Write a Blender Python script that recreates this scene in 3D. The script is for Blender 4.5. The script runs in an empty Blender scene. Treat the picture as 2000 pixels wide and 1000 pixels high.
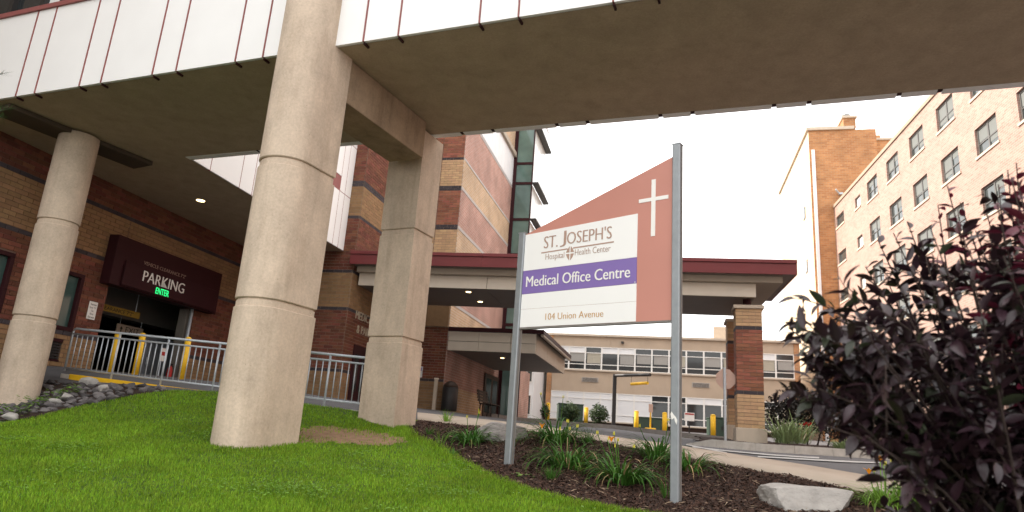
import bpy, bmesh, math, random
import numpy as np
from mathutils import Vector, Matrix

S = bpy.context.scene
COL = S.collection
RND = random.Random(7)

# ------------------------------------------------------------------ camera
FPX = 1333.0                      # focal length in photo pixels (2000 wide), a 24 mm lens
_up = np.array([350.0, 5050.0, -FPX]); _up /= np.linalg.norm(_up)
_f = np.array([0, 0, -1.0]); _y = _f - _up * (_f @ _up); _y /= np.linalg.norm(_y)
_x = np.cross(_y, _up)
CM = np.stack([_x, _y, _up])      # world <- camera
EYE = 0.57
CO = np.array([0.0, 0.0, EYE])
cam = bpy.data.cameras.new('camera'); camo = bpy.data.objects.new('camera', cam); COL.objects.link(camo)
camo.matrix_world = Matrix([[*CM[0], 0], [*CM[1], 0], [*CM[2], EYE], [0, 0, 0, 1]])
cam.sensor_width = 36; cam.lens = 36 * FPX / 2000; cam.clip_end = 2000; cam.clip_start = 0.05
cam.dof.use_dof = True; cam.dof.focus_distance = 8.5; cam.dof.aperture_fstop = 2.4
S.camera = camo

# ------------------------------------------------------------------ light
SUN_AZ, SUN_EL = math.radians(-72), math.radians(35)      # from +Y, clockwise
W = bpy.data.worlds.new('World'); S.world = W; W.use_nodes = True
nt = W.node_tree; bg = nt.nodes['Background']
sky = nt.nodes.new('ShaderNodeTexSky'); sky.sky_type = 'NISHITA'; sky.sun_disc = False
sky.sun_elevation = SUN_EL; sky.sun_rotation = SUN_AZ; sky.air_density = 1.0; sky.dust_density = 4.0
mx = nt.nodes.new('ShaderNodeMix'); mx.data_type = 'RGBA'; mx.inputs[0].default_value = 0.8
mx.inputs[7].default_value = (8.4, 8.2, 7.9, 1)           # even bright overcast veil over the clear sky
nt.links.new(sky.outputs[0], mx.inputs[6]); nt.links.new(mx.outputs[2], bg.inputs[0])
bg.inputs[1].default_value = 0.1
sun = bpy.data.lights.new('sun', 'SUN'); sun.energy = 2.1; sun.angle = math.radians(1.5); sun.color = (1, .89, .77)
suno = bpy.data.objects.new('sun', sun); COL.objects.link(suno)
_sd = Vector((math.sin(SUN_AZ) * math.cos(SUN_EL), math.cos(SUN_AZ) * math.cos(SUN_EL), math.sin(SUN_EL)))
suno.rotation_euler = _sd.to_track_quat('Z', 'Y').to_euler(); suno.location = _sd * 60
S.view_settings.view_transform = 'Standard'; S.view_settings.look = 'None'
S.view_settings.exposure = 1.85; S.view_settings.gamma = 1
S.render.engine = 'CYCLES'
S.cycles.max_bounces = 8; S.cycles.diffuse_bounces = 5; S.cycles.transparent_max_bounces = 8
S.cycles.sample_clamp_indirect = 6

# ------------------------------------------------------------------ pixel / plan helpers
def ray(px, py): return CM @ np.array([px - 1000.0, 500.0 - py, -FPX])
def pt(px, py, y):
    d = ray(px, py); return CO + d * (y / d[1])
A = np.array([.232, .973, 0]); A /= np.linalg.norm(A); B = np.array([A[1], -A[0], 0]); Z = np.array([0, 0, 1.0])
def U(s, t, z): return A * s + B * t + Z * z
def st(p): return float(np.dot(p, A)), float(np.dot(p, B))
def proj(p):
    c = CM.T @ (np.asarray(p, float) - CO)
    if c[2] > -.05: return None
    return 1000 + FPX * c[0] / -c[2], 500 - FPX * c[1] / -c[2], -c[2]

# ------------------------------------------------------------------ terrain (thin plate through surveyed points)
ctl = []
def cp(x, y, z): ctl.append((x, y, z))
for y in (0, 2.5, 5):
    for x in (-9, -5, -2, 0, 2): cp(x, y, -.85 + .119 * y - (.03 * max(0, -x - 3)))
for x, y, z in ((1.93, 7.69, .0), (.11, 9.03, .2), (-3.1, 8.7, .22), (-1.75, 11.6, .58), (-9, 12.7, .42), (-5.6, 10.4, .40), (-4, 11.3, .62),
                (-9, 10.0, .18), (-6, 7.2, .0), (-3, 6.2, -.12), (3, 6.2, -.12), (2.4, 7.4, -.02), (4.5, 6.0, -.1), (4, 3, -.45),
                (-12, 12.5, .35), (-12, 8, -.05), (-14, 14.0, 1.2), (-8.2, 13.1, .78), (-6.5, 12.6, .86)): cp(x, y, z)
MULCH_FAR = [pt(*q) for q in ((815, 822, 12.6), (900, 832, 12.3), (1035, 845, 11.5), (1134, 857, 11), (1238, 878, 10.3), (1378, 903, 9.6),
                              (1500, 926, 9.0), (1560, 934, 8.8), (1660, 960, 8.3), (1700, 965, 8.1), (1900, 1008, 7.3))]
WALK_FAR = [pt(*q) for q in ((815, 808, 14.6), (930, 820, 14.2), (1040, 832, 13.7), (1123, 845, 13.0), (1232, 861, 12.0), (1310, 870, 11.4), (1345, 877, 11.2),
                             (1476, 897, 10.5), (1560, 909, 10.1), (1750, 942, 9.3), (1950, 982, 8.4))]
for p in MULCH_FAR: cp(*p)
for p in WALK_FAR: cp(*p)
for q in ((1015, 824, 30), (1196, 837, 31), (1302, 850, 30), (1344, 868, 17.5), (1400, 873, 16.8), (1500, 882, 16.5), (1565, 886, 16.5), (1750, 898, 16.5), (1950, 911, 16.5)): cp(*pt(*q))
for s, t, z in ((14, -13.2, 1.33), (17, -13.2, 1.33), (19.3, -9.5, 1.27), (24, -8, 1.3), (12, -13.2, 1.33), (30, -8, 1.32), (20.3, 2, .74), (22.5, 2, .8), (8, -13.2, 1.4)): cp(*U(s, t, z))
for q in ((125, 731, 14.25), (428, 764, 13.2), (704, 801, 12.45), (275, 748, 13.7), (590, 788, 12.75)): cp(*pt(*q))
for x, y, z in ((8, 30, 1.0), (12, 24, .85), (14, 36, 1.3), (-8, 38, 1.5), (2, 40, 1.5), (10, 42, 1.5), (14, 14, .5), (15, 8, .2)): cp(x, y, z)
CT = np.array(ctl)
def _tps(r2): return np.where(r2 > 1e-9, r2 * np.log(np.maximum(r2, 1e-9)), 0)
_n = len(CT)
_K = _tps(((CT[:, None, :2] - CT[None, :, :2]) ** 2).sum(-1)) + np.eye(_n) * .35
_P = np.c_[np.ones(_n), CT[:, :2]]
_sol = np.linalg.solve(np.block([[_K, _P], [_P.T, np.zeros((3, 3))]]), np.r_[CT[:, 2], 0, 0, 0])
def H(x, y):
    x = np.clip(np.asarray(x, float), -16, 17); y = np.clip(np.asarray(y, float), -1.5, 44)
    sh = x.shape; x = x.ravel(); y = y.ravel()
    r2 = (x[:, None] - CT[None, :, 0]) ** 2 + (y[:, None] - CT[None, :, 1]) ** 2
    z = _tps(r2) @ _sol[:_n] + _sol[_n] + _sol[_n + 1] * x + _sol[_n + 2] * y
    return z.reshape(sh)
def h(x, y): return float(H(np.array([x]), np.array([y]))[0])
def G(px, py):                     # pixel -> point on the terrain
    d = ray(px, py); d = d / d[1]
    ys = np.linspace(2.0, 44, 1400); zs = CO[2] + d[2] * ys - H(d[0] * ys, ys)
    i = int(np.argmax(zs < 0)) if (zs < 0).any() else len(ys) - 1
    y = ys[i]; return np.array([d[0] * y, y, h(d[0] * y, y)])

# ------------------------------------------------------------------ materials
MATS = {}
def mk(name, col, rough=.75, var=.12, scale=6.0, bump=0.0, bscale=60.0, island=0.0, spec=.35, metal=0.0, stain=0.0, stain_col=(.1, .08, .06),
       emit=0.0, sheen=0.0, stretch=(1, 1, 1), trans=0.0, hue=0.0):
    m = bpy.data.materials.new(name); m.use_nodes = True; t = m.node_tree; N = t.nodes; L = t.links
    b = N['Principled BSDF']; b.inputs['Roughness'].default_value = rough; b.inputs['Metallic'].default_value = metal
    b.inputs['Specular IOR Level'].default_value = spec
    geo = N.new('ShaderNodeNewGeometry')
    mp = N.new('ShaderNodeMapping'); mp.inputs['Scale'].default_value = stretch; L.new(geo.outputs['Position'], mp.inputs[0])
    no = N.new('ShaderNodeTexNoise'); no.inputs['Scale'].default_value = scale; no.inputs['Detail'].default_value = 6; L.new(mp.outputs[0], no.inputs['Vector'])
    mr = N.new('ShaderNodeMapRange'); mr.inputs[1].default_value = .25; mr.inputs[2].default_value = .75
    mr.inputs[3].default_value = 1 - var; mr.inputs[4].default_value = 1 + var; L.new(no.outputs[0], mr.inputs[0])
    val = mr.outputs[0]
    hs = N.new('ShaderNodeHueSaturation'); hs.inputs['Color'].default_value = (*col, 1)
    if island:
        oi = N.new('ShaderNodeObjectInfo'); ad = N.new('ShaderNodeMath'); ad.operation = 'ADD'
        L.new(oi.outputs['Random'], ad.inputs[0]); L.new(geo.outputs['Random Per Island'], ad.inputs[1])
        fr = N.new('ShaderNodeMath'); fr.operation = 'FRACT'; L.new(ad.outputs[0], fr.inputs[0])
        m2 = N.new('ShaderNodeMapRange'); m2.inputs[3].default_value = 1 - island; m2.inputs[4].default_value = 1 + island; L.new(fr.outputs[0], m2.inputs[0])
        mu = N.new('ShaderNodeMath'); mu.operation = 'MULTIPLY'; L.new(val, mu.inputs[0]); L.new(m2.outputs[0], mu.inputs[1]); val = mu.outputs[0]
        if hue:
            f2 = N.new('ShaderNodeMath'); f2.operation = 'MULTIPLY_ADD'; f2.inputs[1].default_value = 7.31; f2.inputs[2].default_value = .2; L.new(fr.outputs[0], f2.inputs[0])
            f3 = N.new('ShaderNodeMath'); f3.operation = 'FRACT'; L.new(f2.outputs[0], f3.inputs[0])
            m3 = N.new('ShaderNodeMapRange'); m3.inputs[3].default_value = .5 - hue; m3.inputs[4].default_value = .5 + hue; L.new(f3.outputs[0], m3.inputs[0]); L.new(m3.outputs[0], hs.inputs['Hue'])
    L.new(val, hs.inputs['Value']); out = hs.outputs[0]
    if stain:
        n2 = N.new('ShaderNodeTexNoise'); n2.inputs['Scale'].default_value = 1.6; n2.inputs['Detail'].default_value = 9; n2.inputs['Roughness'].default_value = .7
        m4 = N.new('ShaderNodeMapping'); m4.inputs['Scale'].default_value = (2.4, 2.4, .55); L.new(geo.outputs['Position'], m4.inputs[0]); L.new(m4.outputs[0], n2.inputs['Vector'])
        r2 = N.new('ShaderNodeMapRange'); r2.inputs[1].default_value = .5; r2.inputs[2].default_value = .78; r2.inputs[4].default_value = stain; L.new(n2.outputs[0], r2.inputs[0])
        mi = N.new('ShaderNodeMix'); mi.data_type = 'RGBA'; L.new(r2.outputs[0], mi.inputs[0]); L.new(out, mi.inputs[6]); mi.inputs[7].default_value = (*stain_col, 1); out = mi.outputs[2]
    L.new(out, b.inputs['Base Color'])
    if bump:
        n3 = N.new('ShaderNodeTexNoise'); n3.inputs['Scale'].default_value = bscale; n3.inputs['Detail'].default_value = 5; L.new(mp.outputs[0], n3.inputs['Vector'])
        bp = N.new('ShaderNodeBump'); bp.inputs['Strength'].default_value = bump; bp.inputs['Distance'].default_value = .02; L.new(n3.outputs[0], bp.inputs['Height']); L.new(bp.outputs[0], b.inputs['Normal'])
    if emit:
        b.inputs['Emission Color'].default_value = (*col, 1); b.inputs['Emission Strength'].default_value = emit
    if trans:
        tb = N.new('ShaderNodeBsdfTranslucent'); L.new(out, tb.inputs[0]); ms = N.new('ShaderNodeMixShader'); ms.inputs[0].default_value = trans
        L.new(b.outputs[0], ms.inputs[1]); L.new(tb.outputs[0], ms.inputs[2]); L.new(ms.outputs[0], N['Material Output'].inputs[0])
    MATS[name] = m; return m

def far_brick(name, c1, c2, mortar, along, bw=.3, bh=.1, bands=None, ms=.012, var=.25):
    """brick courses for walls too far for single bricks: laid out by position along the wall and height"""
    m = bpy.data.materials.new(name); m.use_nodes = True; t = m.node_tree; N = t.nodes; L = t.links; b = N['Principled BSDF']; b.inputs['Roughness'].default_value = .85
    geo = N.new('ShaderNodeNewGeometry'); dt = N.new('ShaderNodeVectorMath'); dt.operation = 'DOT_PRODUCT'; dt.inputs[1].default_value = tuple(along)
    L.new(geo.outputs['Position'], dt.inputs[0]); sx = N.new('ShaderNodeSeparateXYZ'); L.new(geo.outputs['Position'], sx.inputs[0])
    cx = N.new('ShaderNodeCombineXYZ'); L.new(dt.outputs['Value'], cx.inputs[0]); L.new(sx.outputs[2], cx.inputs[1])
    def bt(k1, k2):
        br = N.new('ShaderNodeTexBrick'); br.inputs['Scale'].default_value = 1; br.inputs['Brick Width'].default_value = bw; br.inputs['Row Height'].default_value = bh
        br.inputs['Mortar Size'].default_value = ms; br.inputs['Mortar Smooth'].default_value = .2; br.inputs['Bias'].default_value = -.1
        br.inputs['Color1'].default_value = (*k1, 1); br.inputs['Color2'].default_value = (*k2, 1); br.inputs['Mortar'].default_value = (*mortar, 1)
        L.new(cx.outputs[0], br.inputs['Vector']); return br
    br = bt(c1, c2); out = br.outputs[0]
    no = N.new('ShaderNodeTexNoise'); no.inputs['Scale'].default_value = .9; no.inputs['Detail'].default_value = 8; L.new(geo.outputs['Position'], no.inputs['Vector'])
    mr = N.new('ShaderNodeMapRange'); mr.inputs[1].default_value = .3; mr.inputs[2].default_value = .7; mr.inputs[3].default_value = 1 - var; mr.inputs[4].default_value = 1 + var; L.new(no.outputs[0], mr.inputs[0])
    hs = N.new('ShaderNodeHueSaturation'); L.new(out, hs.inputs['Color']); L.new(mr.outputs[0], hs.inputs['Value']); L.new(hs.outputs[0], b.inputs['Base Color'])
    bp = N.new('ShaderNodeBump'); bp.inputs['Strength'].default_value = .5; bp.inputs['Distance'].default_value = .01; bp.invert = True; L.new(br.outputs['Fac'], bp.inputs['Height']); L.new(bp.outputs[0], b.inputs['Normal'])
    MATS[name] = m; return m

def glass(name, col, rough=.05, spec=.5):
    m = mk(name, col, rough, var=.05, spec=spec); return m

def concrete(name, col, dark, k=1.0):
    m = bpy.data.materials.new(name); m.use_nodes = True; t = m.node_tree; N = t.nodes; L = t.links; b = N['Principled BSDF']; b.inputs['Roughness'].default_value = .88; b.inputs['Specular IOR Level'].default_value = .25
    geo = N.new('ShaderNodeNewGeometry')
    def noise(scale, st, det=8, ro=.6):
        mp = N.new('ShaderNodeMapping'); mp.inputs['Scale'].default_value = st; L.new(geo.outputs['Position'], mp.inputs[0]); n = N.new('ShaderNodeTexNoise'); n.inputs['Scale'].default_value = scale
        n.inputs['Detail'].default_value = det; n.inputs['Roughness'].default_value = ro; L.new(mp.outputs[0], n.inputs['Vector']); return n.outputs[0]
    def ramp(v, a, c, lo, hi):
        r = N.new('ShaderNodeMapRange'); r.inputs[1].default_value = a; r.inputs[2].default_value = c; r.inputs[3].default_value = lo; r.inputs[4].default_value = hi; L.new(v, r.inputs[0]); return r.outputs[0]
    def mul(x, y):
        q = N.new('ShaderNodeMath'); q.operation = 'MULTIPLY'; L.new(x, q.inputs[0]); L.new(y, q.inputs[1]); return q.outputs[0]
    blot = ramp(noise(2.3, (1, 1, .8), 9, .68), .32, .68, 1 - .22 * k, 1 + .15 * k); fine = ramp(noise(30, (1, 1, 1), 5, .75), .3, .7, .86, 1.10); streak = ramp(noise(1.0, (5, 5, .3), 3, .45), .52, .78, 1.0, 1 - .20 * k)
    vo = N.new('ShaderNodeTexVoronoi'); vo.inputs['Scale'].default_value = 17; L.new(geo.outputs['Position'], vo.inputs['Vector']); hole = ramp(vo.outputs['Distance'], .06, .10, .45, 1.0)
    pick = ramp(noise(3.1, (1, 1, 1), 2), .55, .6, 0, 1); hm = N.new('ShaderNodeMix'); hm.data_type = 'FLOAT'; L.new(pick, hm.inputs[0]); hm.inputs[2].default_value = 1; L.new(hole, hm.inputs[3])
    val = mul(mul(blot, fine), mul(streak, hm.outputs[0])); stn = ramp(noise(1.25, (2.2, 2.2, .45), 9, .72), .50, .74, 0, .75 * k)
    mi = N.new('ShaderNodeMix'); mi.data_type = 'RGBA'; L.new(stn, mi.inputs[0]); mi.inputs[6].default_value = (*col, 1); mi.inputs[7].default_value = (*dark, 1)
    hs = N.new('ShaderNodeHueSaturation'); L.new(mi.outputs[2], hs.inputs['Color']); L.new(val, hs.inputs['Value']); L.new(hs.outputs[0], b.inputs['Base Color'])
    bp = N.new('ShaderNodeBump'); bp.inputs['Strength'].default_value = .3; bp.inputs['Distance'].default_value = .015; L.new(mul(fine, hm.outputs[0]), bp.inputs['Height']); L.new(bp.outputs[0], b.inputs['Normal'])
    MATS[name] = m
concrete('concrete', (.585, .475, .37), (.385, .29, .21), .8); concrete('concrete_beam', (.36, .265, .18), (.22, .155, .10)); concrete('soffit', (.44, .345, .245), (.34, .26, .18), .5)  # beam concrete is darker: under-bridge shade put into its colour
mk('soffit_dark', (.075, .055, .038), .8, .1, 3)  # for the shallow beam, its unlit tone put into the colour
mk('fascia_white', (.86, .86, .85), .45, .025, 1.5)
mk('fin_red', (.27, .085, .08), .5, .1)
mk('maroon', (.034, .008, .010), .55, .1, 2, spec=.15)
mk('canopy_red', (.16, .024, .026), .42, .08, 2, spec=.4)
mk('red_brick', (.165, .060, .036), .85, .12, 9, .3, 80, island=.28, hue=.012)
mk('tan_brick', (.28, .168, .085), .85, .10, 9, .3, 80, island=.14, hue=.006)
mk('pillar_red', (.27, .105, .065), .85, .12, 9, .3, 80, island=.25, hue=.01)  # lighter copies of red_brick and tan_brick, stronger daylight put into the colour
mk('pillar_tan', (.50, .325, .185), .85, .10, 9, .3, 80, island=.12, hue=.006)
mk('dark_brick', (.055, .045, .05), .8, .15, 9, .3, 80, island=.2)
mk('mortar', (.27, .21, .16), .95, .1, 20)
mk('mortar_dark', (.16, .10, .075), .95, .1, 20)
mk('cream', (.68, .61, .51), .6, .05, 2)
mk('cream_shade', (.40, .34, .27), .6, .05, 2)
mk('panel_grey', (.22, .19, .17), .6, .05, 2)
mk('galv', (.44, .475, .51), .42, .10, 25, metal=.35)
mk('sign_post', (.27, .29, .305), .4, .08, 12, metal=.35)
mk('sign_white', (.86, .85, .83), .45, .015, 2)
mk('sign_salmon', (.53, .235, .185), .4, .05, 1.2)
mk('sign_purple', (.215, .145, .40), .45, .03, 2)
mk('ink_tan', (.42, .28, .22), .6, .03)
mk('ink_orange', (.55, .31, .10), .6, .03)
mk('ink_white', (.82, .80, .76), .6, .02)
mk('ink_black', (.02, .02, .02), .6, .02)
mk('ink_bronze', (.42, .36, .27), .45, .05)
mk('ink_dim', (.30, .20, .16), .6, .05)
mk('led_green', (.02, .85, .22), .5, 0, emit=.38)
mk('yellow_shaded', (.33, .21, .03), .6, .1, 8)  # yellow of the clearance bar, garage shade put into the colour
mk('lamp_warm', (1.0, .74, .36), .5, 0, emit=2.5)
mk('lamp_yellow', (1.0, .62, .12), .5, 0, emit=.8)
mk('yellow', (.72, .42, .015), .55, .08, 14)
mk('black_metal', (.022, .02, .02), .5, .1)
mk('dark_green', (.035, .062, .045), .55, .08)
mk('asphalt', (.10, .098, .103), .9, .16, 3.0, .35, 130, stain=.25, stain_col=(.06, .06, .062))
mk('walk', (.42, .35, .28), .9, .10, 1.8, .2, 90, stain=.2, stain_col=(.27, .22, .17))
mk('kerb', (.44, .41, .37), .9, .16, 7, .3, 60, stain=.35, stain_col=(.2, .15, .09))
mk('kerb_dark', (.20, .185, .17), .9, .16, 7, .3, 60)
mk('paint_worn', (.38, .375, .365), .85, .25, 9)
mk('soil', (.032, .017, .012), .95, .3, 12, .8, 40)
mk('chip', (.064, .033, .022), .95, .2, 20, island=.6)
mk('dirt', (.24, .15, .09), .95, .25, 9, .5, 50)
mk('turf', (.05, .085, .018), .95, .3, 5, .5, 60)
mk('blade', (.20, .35, .026), .65, .25, 1.1, spec=.15, island=.5, hue=.02, trans=.4, stain=.55, stain_col=(.30, .34, .05))
mk('lily', (.06, .155, .024), .55, .15, 6, spec=.15, island=.3, hue=.012, trans=.25)
mk('rock_layered', (.27, .25, .235), .9, .3, 5, 1.0, 16, stain=.6, stain_col=(.09, .08, .075), stretch=(1, 1, 4))
mk('lily_dry', (.30, .21, .10), .7, .15, 6, island=.3)
mk('weed', (.17, .32, .04), .55, .15, 8, island=.25, trans=.3)
mk('reed', (.22, .29, .13), .55, .15, 8, island=.3, trans=.2)
mk('petal', (.85, .32, .02), .5, .1, 20, trans=.25)
mk('petal_yellow', (.72, .66, .06), .5, .1, 20, trans=.25)
mk('petal_red', (.55, .02, .015), .5, .1, 20)
mk('purple_leaf', (.030, .014, .019), .36, .2, 14, island=.45, hue=.02, spec=.5, trans=.10)
mk('purple_leaf_green', (.035, .042, .024), .38, .2, 14, island=.35, spec=.5, trans=.12)
mk('purple_leaf_red', (.105, .012, .028), .36, .2, 14, island=.4, spec=.5, trans=.25)
mk('bark_dark', (.035, .022, .018), .85, .2, 30)
mk('shrub_leaf', (.035, .062, .02), .6, .15, 8, island=.4, trans=.15)
mk('shrub_dark', (.016, .014, .010), .6, .15, 8, island=.5, trans=.1)
mk('rock', (.105, .095, .095), .88, .25, 9, .7, 28, island=.55)
mk('rock_pale', (.36, .34, .315), .85, .22, 5, .9, 22, stain=.4, stain_col=(.13, .12, .115))
mk('beige', (.46, .365, .275), .85, .07, 1.2, stain=.12, stain_col=(.25, .19, .14))
mk('win_white', (.78, .77, .74), .5, .03)
mk('win_grey', (.10, .095, .09), .5, .05)
mk('panel_white', (.74, .75, .76), .5, .04, 1.5)
mk('blind', (.33, .32, .30), .8, .12, 12, stretch=(6, 6, .3))
mk('twig_pale', (.30, .22, .15), .9, .2, 20, island=.4)
mk('blind_grey', (.15, .16, .155), .8, .1, 12, stretch=(6, 6, .3))
mk('curtain', (.40, .37, .30), .8, .2, 10, stretch=(8, 8, .2))
mk('glass_dark', (.022, .025, .027), .06, .1, spec=.55)
mk('glass_teal', (.055, .10, .092), .06, .12, spec=.5)
mk('glass_grey', (.05, .06, .06), .08, .2, 1.5, spec=.6)
mk('glass_sky', (.10, .165, .145), .08, .45, .8, spec=.6)
mk('glass_bright', (.75, .76, .74), .2, .05)  # near-white: bright sky reflection put into the pane colour
mk('coping_tan', (.33, .25, .19), .85, .08, 4)
mk('limestone', (.52, .44, .35), .85, .08, 4)
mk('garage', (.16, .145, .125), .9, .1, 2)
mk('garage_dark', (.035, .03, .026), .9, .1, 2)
mk('door_grey', (.22, .23, .25), .6, .06)
mk('red_paint', (.42, .03, .025), .5, .05)
mk('stop_back', (.48, .33, .27), .5, .06, 6, metal=.2)
mk('bench_brown', (.045, .028, .02), .6, .1)
mk('conifer', (.05, .11, .03), .6, .15, 8, island=.3, trans=.2)
# ------------------------------------------------------------------ mesh helpers
ORG = {}
def org(p): return ORG.get(p.name, np.zeros(3)) if p is not None else np.zeros(3)
class MB:
    def __init__(s): s.v = []; s.f = []; s.mi = []; s.m = 0
    def add(s, vs, fs):
        o = len(s.v); s.v += [tuple(map(float, p)) for p in vs]; s.f += [tuple(i + o for i in f) for f in fs]; s.mi += [s.m] * len(fs); return s
    def hexa(s, p):            # 8 corners: bottom ring 0-3 (ccw from above), top ring 4-7
        return s.add(p, [(3, 2, 1, 0), (4, 5, 6, 7), (0, 1, 5, 4), (1, 2, 6, 5), (2, 3, 7, 6), (3, 0, 4, 7)])
    def box(s, o, u, v, w):    # corner + three edge vectors
        o, u, v, w = map(np.asarray, (o, u, v, w))
        if np.dot(np.cross(u, v), w) < 0: u, v = v, u
        return s.hexa([o, o + u, o + u + v, o + v, o + w, o + u + w, o + u + v + w, o + v + w])
    def fbox(s, s0, s1, t0, t1, z0, z1, F=None):
        if F is None: o, a, b = np.zeros(3), A, B
        else: o, a, b = F
        return s.box(o + a * s0 + b * t0 + Z * z0, a * (s1 - s0), b * (t1 - t0), Z * (z1 - z0))
    def prism(s, poly, z0, z1):   # poly: list of xy (ccw) ; z may be numbers
        n = len(poly); vs = [(*p[:2], z0) for p in poly] + [(*p[:2], z1) for p in poly]
        return s.add(vs, [tuple(range(n - 1, -1, -1)), tuple(range(n, 2 * n))] + [(i, (i + 1) % n, n + (i + 1) % n, n + i) for i in range(n)])
    def plate(s, poly3, nvec):    # flat outline in 3D with thickness vector
        n = len(poly3); P = [np.asarray(p, float) for p in poly3]; vs = P + [p + nvec for p in P]
        return s.add(vs, [tuple(range(n - 1, -1, -1)), tuple(range(n, 2 * n))] + [(i, (i + 1) % n, n + (i + 1) % n, n + i) for i in range(n)])
    def tube(s, pts, r, n=8, cap=True):
        pts = [np.asarray(p, float) for p in pts]; rs = r if hasattr(r, '__len__') else [r] * len(pts); o = len(s.v); k = len(pts); rings = []
        for i, p in enumerate(pts):
            d = pts[min(i + 1, k - 1)] - pts[max(i - 1, 0)]; d = d / (np.linalg.norm(d) + 1e-9)
            e = np.cross(d, (0, 0, 1) if abs(d[2]) < .95 else (1, 0, 0)); e /= np.linalg.norm(e); g = np.cross(d, e)
            rings.append([p + rs[i] * (e * math.cos(2 * math.pi * j / n) + g * math.sin(2 * math.pi * j / n)) for j in range(n)])
        fs = [(i * n + j, i * n + (j + 1) % n, (i + 1) * n + (j + 1) % n, (i + 1) * n + j) for i in range(k - 1) for j in range(n)]
        if cap: fs += [tuple(range(n - 1, -1, -1)), tuple((k - 1) * n + j for j in range(n))]
        return s.add([p for q in rings for p in q], fs)
    def build(s, name, mat, parent=None, smooth=False, kind=None, bevel=0, label=None):
        me = bpy.data.meshes.new(name); o0 = org(parent)
        me.from_pydata([(x - o0[0], y - o0[1], z - o0[2]) for x, y, z in s.v], [], s.f)
        mats = mat if isinstance(mat, (list, tuple)) else [mat]
        for m in mats: me.materials.append(MATS[m] if isinstance(m, str) else m)
        if len(mats) > 1: me.polygons.foreach_set('material_index', s.mi)
        if smooth: me.polygons.foreach_set('use_smooth', [True] * len(s.f))
        o = bpy.data.objects.new(name, me); COL.objects.link(o); o.parent = parent; ORG[o.name] = o0
        if kind: o['kind'] = kind
        if label: o['label'] = label
        if bevel:
            md = o.modifiers.new('bevel', 'BEVEL'); md.width = bevel; md.segments = 2; md.limit_method = 'ANGLE'
        return o
def big(name, verts, faces, mat, parent=None, kind=None, smooth=False, mi=None):     # numpy mesh; faces (n,3) or (n,4)
    me = bpy.data.meshes.new(name); o0 = org(parent); v = np.asarray(verts, np.float32) - o0.astype(np.float32); f = np.asarray(faces, np.int32); k = f.shape[1]
    me.vertices.add(len(v)); me.vertices.foreach_set('co', v.ravel()); me.loops.add(f.size); me.loops.foreach_set('vertex_index', f.ravel())
    me.polygons.add(len(f)); me.polygons.foreach_set('loop_start', np.arange(len(f), dtype=np.int32) * k)
    if smooth: me.polygons.foreach_set('use_smooth', np.ones(len(f), bool))
    for m in (mat if isinstance(mat, (list, tuple)) else [mat]): me.materials.append(MATS[m])
    if mi is not None: me.polygons.foreach_set('material_index', np.asarray(mi, np.int32))
    me.update(calc_edges=True); o = bpy.data.objects.new(name, me); COL.objects.link(o); o.parent = parent; ORG[o.name] = o0
    if kind: o['kind'] = kind
    return o
def tag(o, label, cat, group=None):
    o['label'] = label; o['category'] = cat
    if group: o['group'] = group
    return o
def thing(name, loc, label, cat, group=None):
    o = bpy.data.objects.new(name, None); COL.objects.link(o); o.location = tuple(loc); o.empty_display_size = .2; ORG[o.name] = np.asarray(loc, float)
    return tag(o, label, cat, group)
def dup(o, loc, label=None, parent=None):        # copy a thing with its parts and sub-parts
    c = o.copy(); COL.objects.link(c)
    if parent is not None: c.parent = parent
    else: c.location = tuple(loc); ORG[c.name] = np.asarray(loc, float)
    if label: c['label'] = label
    for ch in list(o.children): dup(ch, None, None, c)
    return c

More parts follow.
